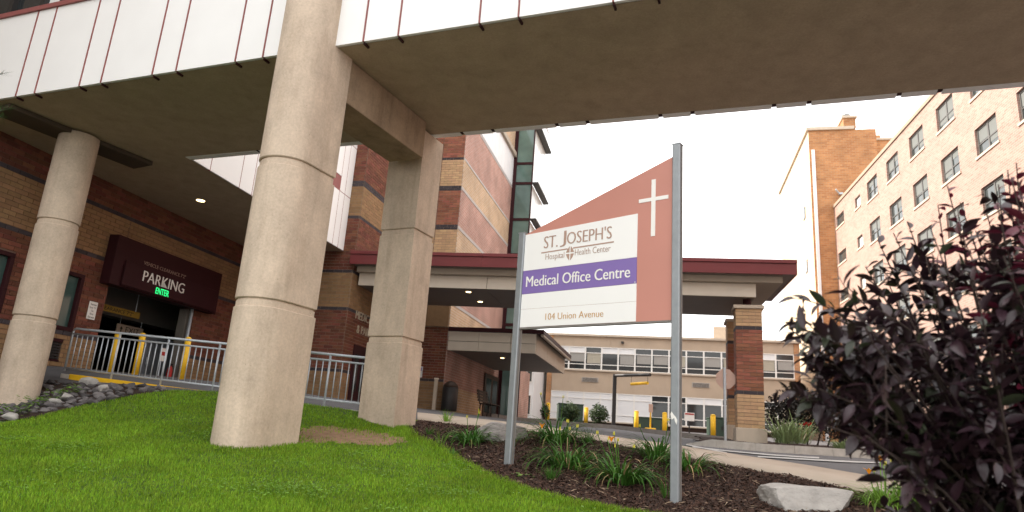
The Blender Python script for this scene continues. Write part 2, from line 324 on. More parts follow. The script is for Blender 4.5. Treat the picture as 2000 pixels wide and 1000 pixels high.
_brick_mesh = {}
def brick_wall(parent, o, d, nrm, length, z0, z1, bands, holes=(), single=None, course=.1, bl=.3, joint=.013, proud=.014, off=0):
    """running bond of single bricks on a wall face. bands: [(top z, material)]. single: how many of the bricks nearest the camera
    are objects of their own; the others are joined per colour."""
    o = np.asarray(o, float); rec = []
    nr = int(round((z1 - z0) / course)); ch = (z1 - z0) / nr
    for r in range(nr):
        za = z0 + r * ch; zm = za + ch / 2; mat = next(m for zt, m in bands if zm < zt)
        u = -((r + off) % 2) * bl / 2
        hs = [(a, b) for a, b, c, e in holes if c < zm < e]
        while u < length:
            iv = [(max(u, 0), min(u + bl, length))]; u += bl
            for a, b in hs:
                nv = []
                for x0, x1 in iv:
                    if x1 <= a or x0 >= b: nv.append((x0, x1))
                    else:
                        if x0 < a: nv.append((x0, a))
                        if x1 > b: nv.append((b, x1))
                iv = nv
            for x0, x1 in iv:
                if x1 - x0 > .035: rec.append((x0 + joint / 2, x1 - joint / 2, za + joint / 2, za + ch - joint / 2, mat))
    if single:
        def key(q):
            p = o + d * (q[0] + q[1]) / 2 + Z * (q[2] - o[2]); r_ = proj(p)
            if r_ is None or not (-30 < r_[0] < 2030 and -30 < r_[1] < 1030): return 1e9
            return r_[2]
        rec.sort(key=key)
    k = single or 0
    ang = math.atan2(d[1], d[0]); flip = np.dot(np.cross(d, Z), nrm) < 0    # local -y is outward when not flipped
    for q in rec[:k]:
        L_ = round(q[1] - q[0], 2); hh = round(q[3] - q[2], 3); kk = (L_, hh, q[4], flip)
        if kk not in _brick_mesh:
            mb = MB(); y = proud if flip else -proud; mb.box((0, 0, 0), (L_, 0, 0), (0, y, 0), (0, 0, hh)); me = bpy.data.meshes.new('brick')
            me.from_pydata(mb.v, [], mb.f); me.materials.append(MATS[q[4]]); _brick_mesh[kk] = me
        b = bpy.data.objects.new('brick', _brick_mesh[kk]); COL.objects.link(b); b.parent = parent
        p = o + d * q[0]; p = np.array([p[0], p[1], q[2]]) - org(parent); b.location = tuple(p); b.rotation_euler = (0, 0, ang + RND.uniform(-.004, .004))
    rest = rec[k:]
    for mat in sorted({q[4] for q in rest}):
        mb = MB()
        for q in rest:
            if q[4] != mat: continue
            p = o + d * q[0]; p = np.array([p[0], p[1], q[2]]); w = proud * RND.uniform(.75, 1.2)
            a1 = p + d * (q[1] - q[0]); e = nrm * w; hz = Z * (q[3] - q[2])
            vs = [p, a1, a1 + hz, p + hz, p + e, a1 + e, a1 + hz + e, p + hz + e]
            mb.add(vs, [(4, 5, 6, 7), (0, 1, 5, 4), (1, 2, 6, 5), (2, 3, 7, 6), (3, 0, 4, 7)])
        if mb.f: mb.build('brick_courses', mat, parent, kind='stuff')

def text(parent, name, s, o, u, v, width, height, mat, depth=.004, thin=0.0, fat=0.0, spacing=1.0, label=None, split=True):
    """lettering: thin outline letters repeated sideways give a broad-nib stroke. o = lower left, u/v unit axes"""
    cu = bpy.data.curves.new('t', 'FONT'); cu.body = s; cu.size = 1; cu.offset = -thin; cu.space_character = spacing; cu.resolution_u = 3; cu.extrude = .5
    ob = bpy.data.objects.new('t', cu); COL.objects.link(ob)
    me = bpy.data.meshes.new_from_object(ob); bpy.data.objects.remove(ob)
    c = np.array([q.co[:] for q in me.vertices]); fs = [tuple(p.vertices) for p in me.polygons]; bpy.data.meshes.remove(me); bpy.data.curves.remove(cu)
    lo, hi = c.min(0), c.max(0); n = np.cross(u, v); n = n / np.linalg.norm(n); mb = MB(); kx = width / (hi[0] - lo[0]); kz = height / (hi[1] - lo[1])
    reps = 1 if not fat else 4
    # sort the faces into letters: islands whose sideways extents overlap belong to one letter
    par = list(range(len(c)))
    def root(i):
        while par[i] != i: par[i] = par[par[i]]; i = par[i]
        return i
    for f in fs:
        for q in f[1:]: par[root(q)] = root(f[0])
    isl = {}
    for f in fs: isl.setdefault(root(f[0]), []).append(f)
    ext = sorted([(min(c[q][0] for f in F for q in f), max(c[q][0] for f in F for q in f), F) for F in isl.values()], key=lambda e: e[0]); groups = []
    for x0, x1, F in ext:
        if groups and x0 < groups[-1][0] - .25 * min(x1 - x0, .2): groups[-1][0] = max(groups[-1][0], x1); groups[-1][1] += F
        else: groups.append([x1, list(F)])
    if not split: groups = [[0, [f for g_ in groups for f in g_[1]]]]
    for _, F in groups:
        mb = MB(); used = sorted({q for f in F for q in f}); ix = {q: k for k, q in enumerate(used)}
        for i in range(reps):
            dx = 0 if reps == 1 else (i / (reps - 1) - .5) * fat * height
            P = [o + u * ((c[q][0] - lo[0]) * kx + dx) + v * ((c[q][1] - lo[1]) * kz) + n * ((c[q][2] + .5) * depth + .0003 * i + .0008) for q in used]
            mb.add(P, [tuple(ix[q] for q in f) for f in F])
        mb.build('letter' if split else name, mat, parent, label=label, kind=None if split else 'stuff')
# ================================================================== GROUND
def poly_mask(P, X, Y):
    ins = np.zeros(X.shape, bool); n = len(P)
    for i in range(n):
        x0, y0 = P[i][:2]; x1, y1 = P[(i + 1) % n][:2]
        c = ((y0 > Y) != (y1 > Y)); xi = (x1 - x0) * (Y - y0) / ((y1 - y0) if abs(y1 - y0) > 1e-9 else 1e-9) + x0
        ins ^= c & (X < xi)
    return ins
def sheet(name, xs, ys, mask, lift, mat, kind='structure', rough=0.0, seed=0):
    X, Y = np.meshgrid(xs, ys); Zh = H(X, Y) + lift
    if rough: Zh = Zh + np.random.RandomState(seed).normal(0, rough, X.shape)
    nx, ny = len(xs), len(ys); idx = np.arange(nx * ny).reshape(ny, nx)
    q = np.stack([idx[:-1, :-1], idx[:-1, 1:], idx[1:, 1:], idx[1:, :-1]], -1)
    xc = (X[:-1, :-1] + X[1:, 1:]) / 2; yc = (Y[:-1, :-1] + Y[1:, 1:]) / 2
    if mask is not None: q = q[mask(xc, yc)]
    else: q = q.reshape(-1, 4)
    used, inv = np.unique(q, return_inverse=True); V = np.stack([X.ravel(), Y.ravel(), Zh.ravel()], -1)[used]
    return big(name, V, inv.reshape(-1, 4), mat, kind=kind, smooth=True)
gx = np.r_[[-900, -300, -100, -40], np.arange(-22, 24.1, .5), [40, 100, 300, 900]]; gy = np.r_[[-300, -60, -15, -5], np.arange(-2, 46.1, .5), [60, 120, 300, 900]]
sheet('ground', gx, gy, None, -.02, 'asphalt')

LAWN_EDGE = [G(*p) for p in ((788, 838), (803, 853), (860, 880), (905, 911), (960, 938), (1030, 964), (1100, 984), (1190, 999), (1300, 1018))]
BED = [p[:2] for p in MULCH_FAR] + [(4.6, 5.2), (3.4, 2.6), (2.9, .6), (1.3, .6), (.9, 2.6)] + [p[:2] for p in LAWN_EDGE[::-1]] + [G(812, 833)[:2]]
RAIL0, RAIL1 = pt(125, 727, 14.2), pt(704, 799, 12.4)
RAIL2 = RAIL1 + (RAIL1 - RAIL0) * .07
ROCKS = [G(*p)[:2] for p in ((330, 764), (230, 780), (150, 796), (60, 818), (-60, 835))] + [(-13, 12.3), (-13, 14.4), (RAIL0[0] - .1, RAIL0[1] - .28), tuple((RAIL0 + (RAIL1 - RAIL0) * .36 + np.array([0, -.28, 0]))[:2])]
LAWN = [p[:2] for p in LAWN_EDGE] + [(.9, 2.6), (1.3, .6), (-12, .6), (-14, 12.0)] + [G(*p)[:2] for p in ((-60, 835), (60, 818), (150, 796), (230, 780), (330, 764))] + \
       [tuple(pt(420, 767, 13.1)[:2]), tuple(pt(590, 790, 12.62)[:2]), tuple((RAIL1 + np.array([0, -.12, 0]))[:2]), tuple((RAIL2 + np.array([0, -.12, 0]))[:2]), tuple(pt(820, 824, 12.5)[:2])]
DIRT = [G(*p)[:2] for p in ((585, 838), (640, 832), (720, 842), (790, 856), (792, 868), (740, 872), (640, 866), (585, 868), (575, 860))]
lawn_x = np.arange(-13, 2.2, .07); lawn_y = np.arange(.6, 14.6, .07)
inD = lambda X, Y: poly_mask(DIRT, X + .04 * np.sin(Y * 19), Y + .04 * np.sin(X * 23))
inB = lambda X, Y: poly_mask(BED, X + .03 * np.sin(Y * 14), Y + .03 * np.sin(X * 17))
inL = lambda X, Y: poly_mask(LAWN, X, Y) & ~inB(X, Y)
sheet('lawn', lawn_x, lawn_y, lambda X, Y: inL(X, Y) & ~inD(X, Y), .004, 'turf', rough=.004)
sheet('dirt_patch', lawn_x, lawn_y, inD, .008, 'dirt', rough=.006, seed=3)
sheet('mulch_bed', np.arange(-2, 6.5, .06), np.arange(.6, 13, .06), inB, .012, 'soil', rough=.008, seed=5)
sheet('rock_slope', np.arange(-13, -4, .1), np.arange(11, 15, .1), lambda X, Y: poly_mask(ROCKS, X, Y), .006, 'soil', rough=.01, seed=6)

# concrete footway beside the bed, standing a little above the road
fw = MB(); k = 40
def along(P, n):
    P = np.array(P); d = np.r_[0, np.cumsum(np.linalg.norm(np.diff(P[:, :2], axis=0), axis=1))]; s = np.linspace(0, d[-1], n)
    return np.stack([np.interp(s, d, P[:, i]) for i in range(3)], -1)
def smooth(P, it=4):
    P = P.copy()
    for _ in range(it): P[1:-1] = P[1:-1] * .5 + (P[:-2] + P[2:]) * .25
    return P
n_ = smooth(along(MULCH_FAR, k)); f_ = smooth(along(WALK_FAR, k)); rows = [n_ + Z * .025, f_ + Z * .03, f_ - Z * .12]
V = np.concatenate([n_ - Z * .1] + rows); Q = []
for r in range(3):
    for i in range(k - 1): Q.append((r * k + i, r * k + i + 1, (r + 1) * k + i + 1, (r + 1) * k + i))
big('footway', V, np.array(Q)[:, ::-1], 'walk', kind='structure')
# road sheet (slightly lower than the footway), with worn white lines near the island
sheet('road', np.arange(-12, 17, .4), np.arange(7, 42, .4), None, -.012, 'asphalt')
def strip(name, pix0, pix1, mat, lift, kind='structure'):
    a0 = along([G(*p) for p in pix0], 24); a1 = along([G(*p) for p in pix1], 24)
    a0[:, 2] = H(a0[:, 0], a0[:, 1]) + lift; a1[:, 2] = H(a1[:, 0], a1[:, 1]) + lift
    return big(name, np.concatenate([a0, a1]), [(i, i + 1, 25 + i, 24 + i) for i in range(23)], mat, kind=kind)
strip('road_marking', ((1352, 872), (1420, 880), (1500, 887), (1600, 893)), ((1352, 874), (1420, 882), (1500, 889.5), (1600, 896)), 'paint_worn', .004)
strip('road_marking', ((1480, 891), (1560, 895), (1650, 900), (1720, 903)), ((1480, 893.5), (1560, 898), (1650, 903), (1720, 905)), 'paint_worn', .004)
strip('road_marking', ((1340, 868), (1380, 876), (1420, 884)), ((1340, 869.5), (1380, 878), (1420, 886)), 'paint_worn', .0045)

# island with kerb stones in front of the pillars
KB = smooth(along([pt(1340, 870, 17.6), pt(1385, 871, 17.0), pt(1430, 875, 16.7), pt(1500, 881, 16.5), pt(1565, 885, 16.5), pt(1690, 893, 16.5), pt(1760, 898, 16.5), pt(1960, 911, 16.5)], 60), 2)
isl = thing('island_kerb', KB[20], 'long pale stone kerb curving round the planting island by the pillar', 'kerb')
nxt = np.gradient(KB[:, :2], axis=0); nxt /= np.linalg.norm(nxt, axis=1)[:, None]; back = np.c_[-nxt[:, 1], nxt[:, 0], np.zeros(60)]
for i in range(0, 59, 7):
    mb = MB(); j1 = min(i + 7, 59)
    for j in range(i, j1):
        e0 = .02 if j == i else 0; g = KB[j + 1] - KB[j]; p0 = KB[j] + g * e0; p1 = KB[j + 1] - (g * .03 if j + 1 == j1 else 0)
        h0 = .16 * min(1, .25 + j / 8); h1 = .16 * min(1, .25 + (j + 1) / 8)
        q0, q1 = p0 + back[j] * .2, p1 + back[j + 1] * .2
        mb.hexa([p0 - Z * .1, p1 - Z * .1, q1 - Z * .1, q0 - Z * .1, p0 + Z * h0 + back[j] * .02, p1 + Z * h1 + back[j + 1] * .02, q1 + Z * h1, q0 + Z * h0])
    mb.build('kerb_stone', 'kerb', isl)
isl_p = [tuple((p + b_ * .19)[:2]) for p, b_ in zip(KB, back)] + [tuple(pt(1960, 905, 24)[:2]), tuple(U(27, 4, 0)[:2]), tuple(U(25.5, .9, 0)[:2]), tuple(U(19.4, .9, 0)[:2])]
ix = np.arange(4, 16, .15); sheet('island_bed', ix, np.arange(15.5, 30, .15), lambda X, Y: poly_mask(isl_p, X, Y), .11, 'soil', rough=.012, seed=9)
# far kerb by the yellow bollards
FK = smooth(along([pt(960, 815, 27), pt(1015, 822, 29), pt(1100, 829, 30), pt(1196, 836, 31), pt(1302, 848, 30), pt(1420, 860, 29)], 36), 2)
mb = MB()
fk = thing('road_kerb', FK[10], 'grey kerb of the far road edge in front of the bollards', 'kerb')
for i in range(0, 35, 5):
    mb = MB(); j1 = min(i + 5, 35)
    for j in range(i, j1):
        p0, p1 = FK[j], FK[j + 1] - (FK[j + 1] - FK[j]) * (.02 if j + 1 == j1 else 0)
        w = np.array([.02, .25, 0]); mb.hexa([p0 - Z * .1, p1 - Z * .1, p1 + w - Z * .1, p0 + w - Z * .1, p0 + Z * .14, p1 + Z * .14, p1 + w + Z * .14, p0 + w + Z * .14])
    mb.build('kerb_stone', 'kerb_dark', fk)
V = np.concatenate([FK + Z * .12 + np.array([0, .24, 0]), FK + Z * .2 + np.array([0, 16, 0])])
big('pavement', V, [(i, i + 1, 37 + i, 36 + i) for i in range(35)], 'kerb_dark', kind='structure')
# ================================================================== LEFT HOSPITAL BUILDING
T0, TW, T1, T2 = -13.36, -10.12, -9.72, -7.95       # parking wall, white overhang, brick block, rear block
HS = 5.9                                             # underside of bridge and overhang
hb = thing('hospital_building', U(19, -12, 1.3), 'banded red and tan brick hospital building with white panelled overhang and parking entrance', 'building')
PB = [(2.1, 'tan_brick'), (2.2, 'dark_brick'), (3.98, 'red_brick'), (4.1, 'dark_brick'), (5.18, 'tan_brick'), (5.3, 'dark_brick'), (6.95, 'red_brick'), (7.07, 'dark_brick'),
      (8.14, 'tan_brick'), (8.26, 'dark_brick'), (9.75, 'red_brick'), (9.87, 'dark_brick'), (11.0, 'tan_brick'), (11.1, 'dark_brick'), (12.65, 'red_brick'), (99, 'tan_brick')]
DOOR = (13.78, 16.98, 1.0, 3.52)
WINS = [(9.7, 11.22, 2.3, 3.56), (11.75, 13.04, 2.2, 3.54)]; LOUV = (11.6, 12.85, 1.5, 2.0)
# backing wall with openings
holes = [DOOR] + WINS + [LOUV]
mb = MB(); cuts_s = sorted({-4.0, 19.3} | {q for w in holes for q in w[:2]}); cuts_z = sorted({.2, 5.9} | {q for w in holes for q in w[2:]})
for i in range(len(cuts_s) - 1):
    for j in range(len(cuts_z) - 1):
        sm, zm = (cuts_s[i] + cuts_s[i + 1]) / 2, (cuts_z[j] + cuts_z[j + 1]) / 2
        if not any(a < sm < b and c < zm < e for a, b, c, e in holes): mb.fbox(cuts_s[i], cuts_s[i + 1], T0 - .3, T0, cuts_z[j], cuts_z[j + 1])
pw = mb.build('wall', 'mortar_dark', hb)
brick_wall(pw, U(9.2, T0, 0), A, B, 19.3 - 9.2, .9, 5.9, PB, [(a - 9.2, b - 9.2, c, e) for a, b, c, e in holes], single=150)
for i, (a, b, c, e) in enumerate(WINS):
    mb = MB(); f = .09
    for q in ((a, b, c, c + f), (a, b, e - f, e), (a, a + f, c + f, e - f), (b - f, b, c + f, e - f)): mb.fbox(q[0], q[1], T0 - .10, T0 + .03, q[2], q[3])
    wn = mb.build('window', 'maroon', hb, bevel=.006); mb = MB(); mb.fbox(a + f, b - f, T0 - .075, T0 - .06, c + f, e - f); mb.build('pane', 'glass_teal', wn)
    mb = MB(); mb.fbox(a + f, b - f, T0 - .16, T0 - .13, c + f, c + (e - c) * .62); mb.build('blind', 'blind', wn)
mb = MB()
mb.fbox(LOUV[0], LOUV[1], T0 - .02, T0 + .03, 1.93, 2.0); mb.fbox(LOUV[0], LOUV[1], T0 - .02, T0 + .03, 1.5, 1.54)
lv = mb.build('louver', 'maroon', hb); mb = MB()
for i in range(6): mb.fbox(LOUV[0], LOUV[1], T0 - .05, T0 - .005, 1.56 + i * .062, 1.60 + i * .062)
mb.fbox(LOUV[0], LOUV[1], T0 - .12, T0 - .1, 1.5, 1.95); mb.build('slat', 'black_metal', lv)
# control joint in the tan band
mb = MB(); mb.fbox(14.02, 14.035, T0 + .012, T0 + .017, 4.7, 5.18); mb.build('wall_joint', 'mortar_dark', hb)
# garage interior
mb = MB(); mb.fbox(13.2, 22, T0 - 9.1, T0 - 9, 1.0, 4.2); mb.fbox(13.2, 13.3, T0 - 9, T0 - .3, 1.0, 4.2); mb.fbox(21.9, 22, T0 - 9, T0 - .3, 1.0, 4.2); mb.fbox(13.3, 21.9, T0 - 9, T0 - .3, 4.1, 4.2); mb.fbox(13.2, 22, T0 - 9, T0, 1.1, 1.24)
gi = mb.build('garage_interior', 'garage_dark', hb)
mb = MB(); mb.fbox(13.3, 21.9, T0 - 2.2, T0 - 1.7, 3.05, 4.1); mb.build('ceiling_beam', 'garage', hb)
mb = MB(); mb.fbox(13.3, 21.9, T0 - 5.2, T0 - 4.8, 3.2, 4.1); mb.build('ceiling_beam', 'garage_dark', hb)
mb = MB(); mb.fbox(16.75, 16.98, T0 - .28, T0 - .03, 1.1, 3.45); mb.build('door_jamb', 'garage', hb)
mb = MB(); mb.tube([U(16.82, T0 + .07, 1.2), U(16.82, T0 + .07, 3.5)], .045, 10); mb.build('drain_pipe', 'galv', hb, smooth=True)
mb = MB(); mb.fbox(16.75, 18.2, T0 - 1.3, T0 - 1.2, 1.24, 2.65); bd = mb.build('door', 'door_grey', hb, bevel=.01)
mb = MB(); mb.tube([U(16.9, T0 - 1.17, 1.85), U(16.9, T0 - 1.17, 2.05)], .015, 6); mb.build('handle', 'galv', bd)
# white overhang: panels with dark red joints
mb = MB(); mb.fbox(11.92, 19.28, T0 + .02, TW - .06, HS + .05, 15); mb.build('wall', 'sign_white', hb)
js = [11.95, 12.53, 13.64, 14.16, 15.27, 15.79, 16.9, 17.35, 17.95, 18.5, 18.86, 19.28]; zs = [HS, 7.67, 9.4, 11.2, 13, 15]
for i in range(len(js) - 1):
    for j in range(len(zs) - 1):
        mb = MB(); red = (js[i] == 17.95 and j == 1)
        if red:
            mb.fbox(js[i] + .012, js[i + 1] - .012, TW - .06, TW, 8.15, zs[j + 1] - .012); mb.build('wall_panel', 'fascia_white', hb)
            mb = MB(); mb.fbox(js[i] + .012, js[i + 1] - .012, TW - .06, TW - .003, zs[j] + .012, 8.13); mb.build('wall_panel', 'fin_red', hb, label='small square dark red wall panel')
        else:
            mb.fbox(js[i] + .012, js[i + 1] - .012, TW - .06, TW, zs[j] + .012, zs[j + 1] - .012); mb.build('wall_panel', 'fascia_white', hb)
mb = MB()
for s in js[1:-1]: mb.fbox(s - .012, s + .012, TW - .06, TW - .002, HS, 15)
for z in zs[1:-1]: mb.fbox(11.95, 19.28, TW - .058, TW - .004, z - .012, z + .012)
mb.build('panel_joint', 'fin_red', hb)
# brick block 1: corner with doors below the canopy
mb = MB(); mb.fbox(19.3, 23.98, T0 - .3, T1, .8, 15.2); b1 = mb.build('wall', 'mortar', hb)
brick_wall(b1, U(19.3, T0, 0), B, -A, T1 - T0, 1.0, 12.2, PB, (), single=60)
D1 = (20.0, 22.0, 1.0, 3.05)
brick_wall(b1, U(19.3, T1, 0), A, B, 3.5, 1.0, 12.2, PB, [(D1[0] - 19.3, D1[1] - 19.3, D1[2], D1[3])], single=40)
mb = MB(); mb.fbox(22.85, 23.9, T1 - .02, T1 + .03, 5.9, 13); wg = mb.build('window', 'maroon', hb)
mb = MB()
for z in (6.0, 7.7, 9.4, 11.1): mb.fbox(22.93, 23.82, T1 + .03, T1 + .04, z, z + 1.55)
mb.build('pane', 'glass_grey', wg)
mb = MB(); mb.fbox(D1[0], D1[1], T1 + .002, T1 + .05, 1.2, D1[3]); dr = mb.build('door', 'maroon', hb, bevel=.01)
mb = MB()
for i in range(4): mb.fbox(D1[0] + .14 + i * .47, D1[0] + .42 + i * .47, T1 + .05, T1 + .056, 1.6, 2.75)
mb.build('pane', 'glass_dark', dr)
mb = MB()
for s in (20.93, 21.07): mb.tube([U(s, T1 + .1, 1.9), U(s, T1 + .1, 2.3)], .018, 6)
mb.build('handle', 'galv', dr)
text(hb, 'wall_lettering', 'MEDICAL OFFICE', U(19.85, T1 + .016, 3.85), A, Z, 2.6, .26, 'ink_bronze', .02, fat=0)
text(hb, 'wall_lettering', '& PARKING', U(20.05, T1 + .016, 3.42), A, Z, 1.7, .26, 'ink_bronze', .02)
# rear block
mb = MB(); mb.fbox(24, 33.0, T0, T2, .8, 17.3); b2 = mb.build('wall', 'mortar', hb)
brick_wall(b2, U(24, T1, 0), B, -A, T2 - T1, 5.1, 14.5, [(z, {'tan_brick': 'pillar_tan', 'red_brick': 'pillar_red'}.get(m, m)) for z, m in PB], ())
far_brick('side_brick', (.42, .225, .175), (.37, .19, .15), (.46, .36, .31), A); far_brick('side_brick_tan', (.50, .34, .20), (.46, .30, .17), (.56, .47, .38), A)  # side_brick paler and pinker, flare wash put into the colour
mk('stone_band', (.45, .42, .40), .8, .1, 5)
lv_ = [(1.2, 2.1, 1), (2.2, 3.98, 0), (4.1, 5.18, 1), (5.3, 6.95, 0), (7.07, 8.14, 1), (8.26, 9.75, 0), (9.87, 11.0, 1), (11.1, 12.9, 0)]
for i, (z0, z1, tan) in enumerate(lv_):
    mb = MB(); mb.fbox(24.0, 32.2, T2 + .002, T2 + .022, z0, z1); mb.build('wall_band', 'side_brick_tan' if tan else 'side_brick', hb)
    mb = MB(); mb.fbox(24.0, 32.2, T2 + .003, T2 + .035, z1, lv_[i + 1][0] if i + 1 < len(lv_) else z1 + .1); mb.build('stone_course', 'stone_band', hb)
mb = MB()
for i in range(13): mb.fbox(24.0 + i * .631, 24.0 + i * .631 + .62, T2 + .002, T2 + .03, 13.05, 14.6)
mb.build('wall_panel', 'panel_white', hb)
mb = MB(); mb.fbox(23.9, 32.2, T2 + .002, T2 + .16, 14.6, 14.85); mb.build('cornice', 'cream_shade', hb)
mb = MB(); mb.fbox(24.0, 32.2, T2 + .002, T2 + .02, 14.85, 17.3); mb.build('wall_band', 'side_brick_tan', hb)
mb = MB(); mb.fbox(23.975, 24.0, T2 - .9, T2 - .885, 4.9, 14.5); mb.build('wall_joint', 'mortar_dark', hb)
# panels below the canopy soffit on the rear block front, brick below
mb = MB()
for i in range(2): mb.fbox(23.93, 24.0, T1 + .02 + i * .88, T1 + .88 + i * .88, 4.32, 5.08)
mb.build('wall_panel', 'tan_brick', hb)
brick_wall(b2, U(24, T1, 0), B, -A, T2 - T1, 1.1, 4.3, [(2.3, 'tan_brick'), (2.42, 'dark_brick'), (9, 'red_brick')], ())
# bulk of the building behind, out of sight from here, that keeps the forecourt in shade
mb = MB(); mb.fbox(-4, 33, T0 - 16, T0 - .32, 6.0, 14.9); mb.fbox(-4, 12.9, T0 - 16, T0 - .32, .2, 4.25); mb.build('rear_wing', 'mortar', hb)

# ------------------------------------------------------------------ glass stair tower at the end
gt = thing('glass_stair_tower', U(32.5, -7.4, 1.3), 'glazed stair tower with dark red frames and black sunshades behind the brick block', 'tower')
GS, GT0, GT1, GE = 32.2, T2 + .0, -6.88, 36.0
mb = MB(); mb.fbox(GS - .05, GS + .12, GT0, GT0 + .2, 1.2, 17.6); mb.build('corner_post', 'maroon', gt)
mb = MB()
for z in (5.75, 7.6, 9.3, 11.15, 13.1, 14.2, 16.2): mb.fbox(GS - .03, GS + .09, GT0 + .2, GT1, z, z + .13)
mb.fbox(GS - .02, GS + .08, GT1 - .05, GT1, 1.2, 17.6)
mb.build('frame', 'maroon', gt)
mb = MB()
for z0, z1 in ((1.2, 5.75), (5.88, 7.6), (7.73, 9.3), (9.43, 11.15), (11.28, 13.1), (13.23, 14.2), (14.33, 16.2), (16.33, 17.6)): mb.fbox(GS + .02, GS + .04, GT0 + .2, GT1 - .05, z0, z1)
mb.build('pane', 'glass_sky', gt)
mb = MB()
for z in (5.8, 9.35, 13.15, 16.3): mb.fbox(GS + .3, GE, GT0 + .25, GT1 - .1, z - .2, z)
mb.build('landing', 'panel_grey', gt)
mb = MB()
for i, (z0, z1) in enumerate(((5.88, 9.3), (9.43, 11.15), (11.28, 13.1), (13.23, 16.2), (16.33, 17.6))):
    for j in range(4): mb.fbox(GS + .12 + j * .95, GS + 1.02 + j * .95, GT1 - .02, GT1, z0, z1)
mb.build('pane', 'glass_bright', gt)
for z in (9.36, 11.2, 13.15, 16.2):
    mb = MB(); mb.fbox(GS - .1, GE - .6, GT1 + .01, GT1 + .34, z - .03, z + .04); mb.build('sunshade', 'black_metal', gt)
mb = MB(); mb.fbox(GS, GE, GT0 - 2, GT1, 17.6, 17.8); mb.build('roof', 'panel_grey', gt)
for z in (10.35, 13.85):
    mb = MB(); o = U(GS + .25, GT0 + .42, z); mb.box(o, B * .13 - Z * 0, Z * .36 + B * -.08, A * .1); mb.build('lamp', 'lamp_yellow', gt)

# ------------------------------------------------------------------ parking entrance sign box on the wall
ps = thing('parking_sign', U(15.5, T0 + .2, 3.45), 'dark maroon parking entrance sign box with white lettering above the garage opening', 'sign')
mb = MB(); mb.fbox(13.47, 17.56, T0 + .016, T0 + .30, 3.46, 4.68); mb.build('sign_box', 'maroon', ps, bevel=.01)
mb = MB(); mb.fbox(13.8, 17.4, T0 + .30, T0 + .36, 3.5, 4.12); mb.build('sign_face', 'maroon', ps, bevel=.008)
TF = T0 + .362
text(ps, 'lettering', "VEHICLE CLEARANCE 7'2\"", U(14.42, T0 + .303, 4.17), A, Z, 1.6, .095, 'ink_dim', .004, split=False)
text(ps, 'lettering', 'PARKING', U(14.42, TF, 3.74), A, Z, 1.55, .27, 'ink_white', .006, thin=.012, fat=.05)
text(ps, 'lettering', 'ENTER', U(14.94, TF, 3.53), A, Z, .49, .16, 'led_green', .006, label='glowing green lettering')
nb = thing('notice_sign', U(13.44, T0 + .03, 2.6), 'small white notice about tall vehicles on the brick beside the garage opening', 'sign')
mb = MB(); mb.fbox(13.32, 13.57, T0 + .018, T0 + .028, 2.57, 2.99); mb.build('sign_plate', 'ink_white', nb, bevel=.004)
for i, w in enumerate(('Vehicles', "Over 7'2\"", 'Use', 'Other', 'Entrance')):
    ww = .022 * len(w); text(nb, 'lettering', w, U(13.445 - ww / 2, T0 + .029, 2.90 - i * .075), A, Z, ww, .045, 'ink_black', .001, split=False)
cb = thing('clearance_bar', U(15.1, T0 - .8, 3.15), 'black and yellow clearance bar hanging inside the garage opening', 'bar')
mb = MB(); mb.fbox(14.3, 15.86, T0 - .82, T0 - .78, 2.98, 3.15); mb.build('bar', 'yellow_shaded', cb)
for s in (14.5, 15.7):
    mb = MB(); mb.tube([U(s, T0 - .8, 3.15), U(s, T0 - .8, 4.1)], .012, 6); mb.build('chain', 'galv', cb)
text(cb, 'lettering', "CLEARANCE 7'2\"", U(14.42, T0 - .779, 3.015), A, Z, 1.2, .10, 'ink_black', .002, split=False)
ex = thing('exit_sign', U(16.6, T0 - 1.68, 2.74), 'yellowish exit sign with black lettering hanging inside the garage', 'sign')
mb = MB(); mb.fbox(16.1, 17.1, T0 - 1.69, T0 - 1.66, 2.62, 2.88); mb.build('sign_plate', 'limestone', ex)
text(ex, 'lettering', 'EXIT', U(16.42, T0 - 1.659, 2.67), A, Z, .52, .16, 'ink_black', .002)
mb = MB(); c_ = U(16.26, T0 - 1.659, 2.75); mb.plate([c_ + Z * .08, c_ + A * .06, c_ + A * .02, c_ + A * .02 - Z * .08, c_ - A * .02 - Z * .08, c_ - A * .02, c_ - A * .06], B * .002); mb.build('arrow', 'ink_black', ex)
for s in (16.2, 17.0):
    mb = MB(); mb.tube([U(s, T0 - 1.675, 2.88), U(s, T0 - 1.675, 3.06)], .01, 6); mb.build('hanger', 'galv', ex)
ga = thing('barrier_arm', U(14.0, T0 - 2.8, 1.25), 'red and white striped barrier arm just inside the garage opening', 'barrier')
mb = MB(); mb.fbox(13.85, 14.05, T0 - 2.9, T0 - 2.7, 1.24, 2.1); mb.build('post', 'yellow', ga)
for i in range(8):
    mb = MB(); mb.fbox(14.0 + i * .26, 14.26 + i * .26, T0 - 2.82, T0 - 2.78, 1.98, 2.05); mb.build('arm', 'red_paint' if i % 2 else 'ink_white', ga)
fe = thing('fire_extinguisher', U(16.62, T0 - .2, 1.5), 'red fire extinguisher low by the grey garage door', 'extinguisher')
mb = MB(); mb.tube([U(16.62, T0 - .12, z) for z in (1.3, 1.32, 1.7, 1.78, 1.82)], [.05, .075, .075, .05, .02], 10); mb.build('cylinder_body', 'red_paint', fe, smooth=True)
mb = MB(); mb.fbox(16.58, 16.66, T0 - .15, T0 - .09, 1.82, 1.88); mb.build('valve', 'black_metal', fe)
wp = thing('warning_sign', U(16.3, T0 + .06, 2.0), 'small white warning sign by the right bollard of the garage opening', 'sign')
mb = MB(); mb.fbox(16.05, 16.27, T0 - .06, T0 - .045, 1.9, 2.25); mb.build('sign_plate', 'ink_white', wp)
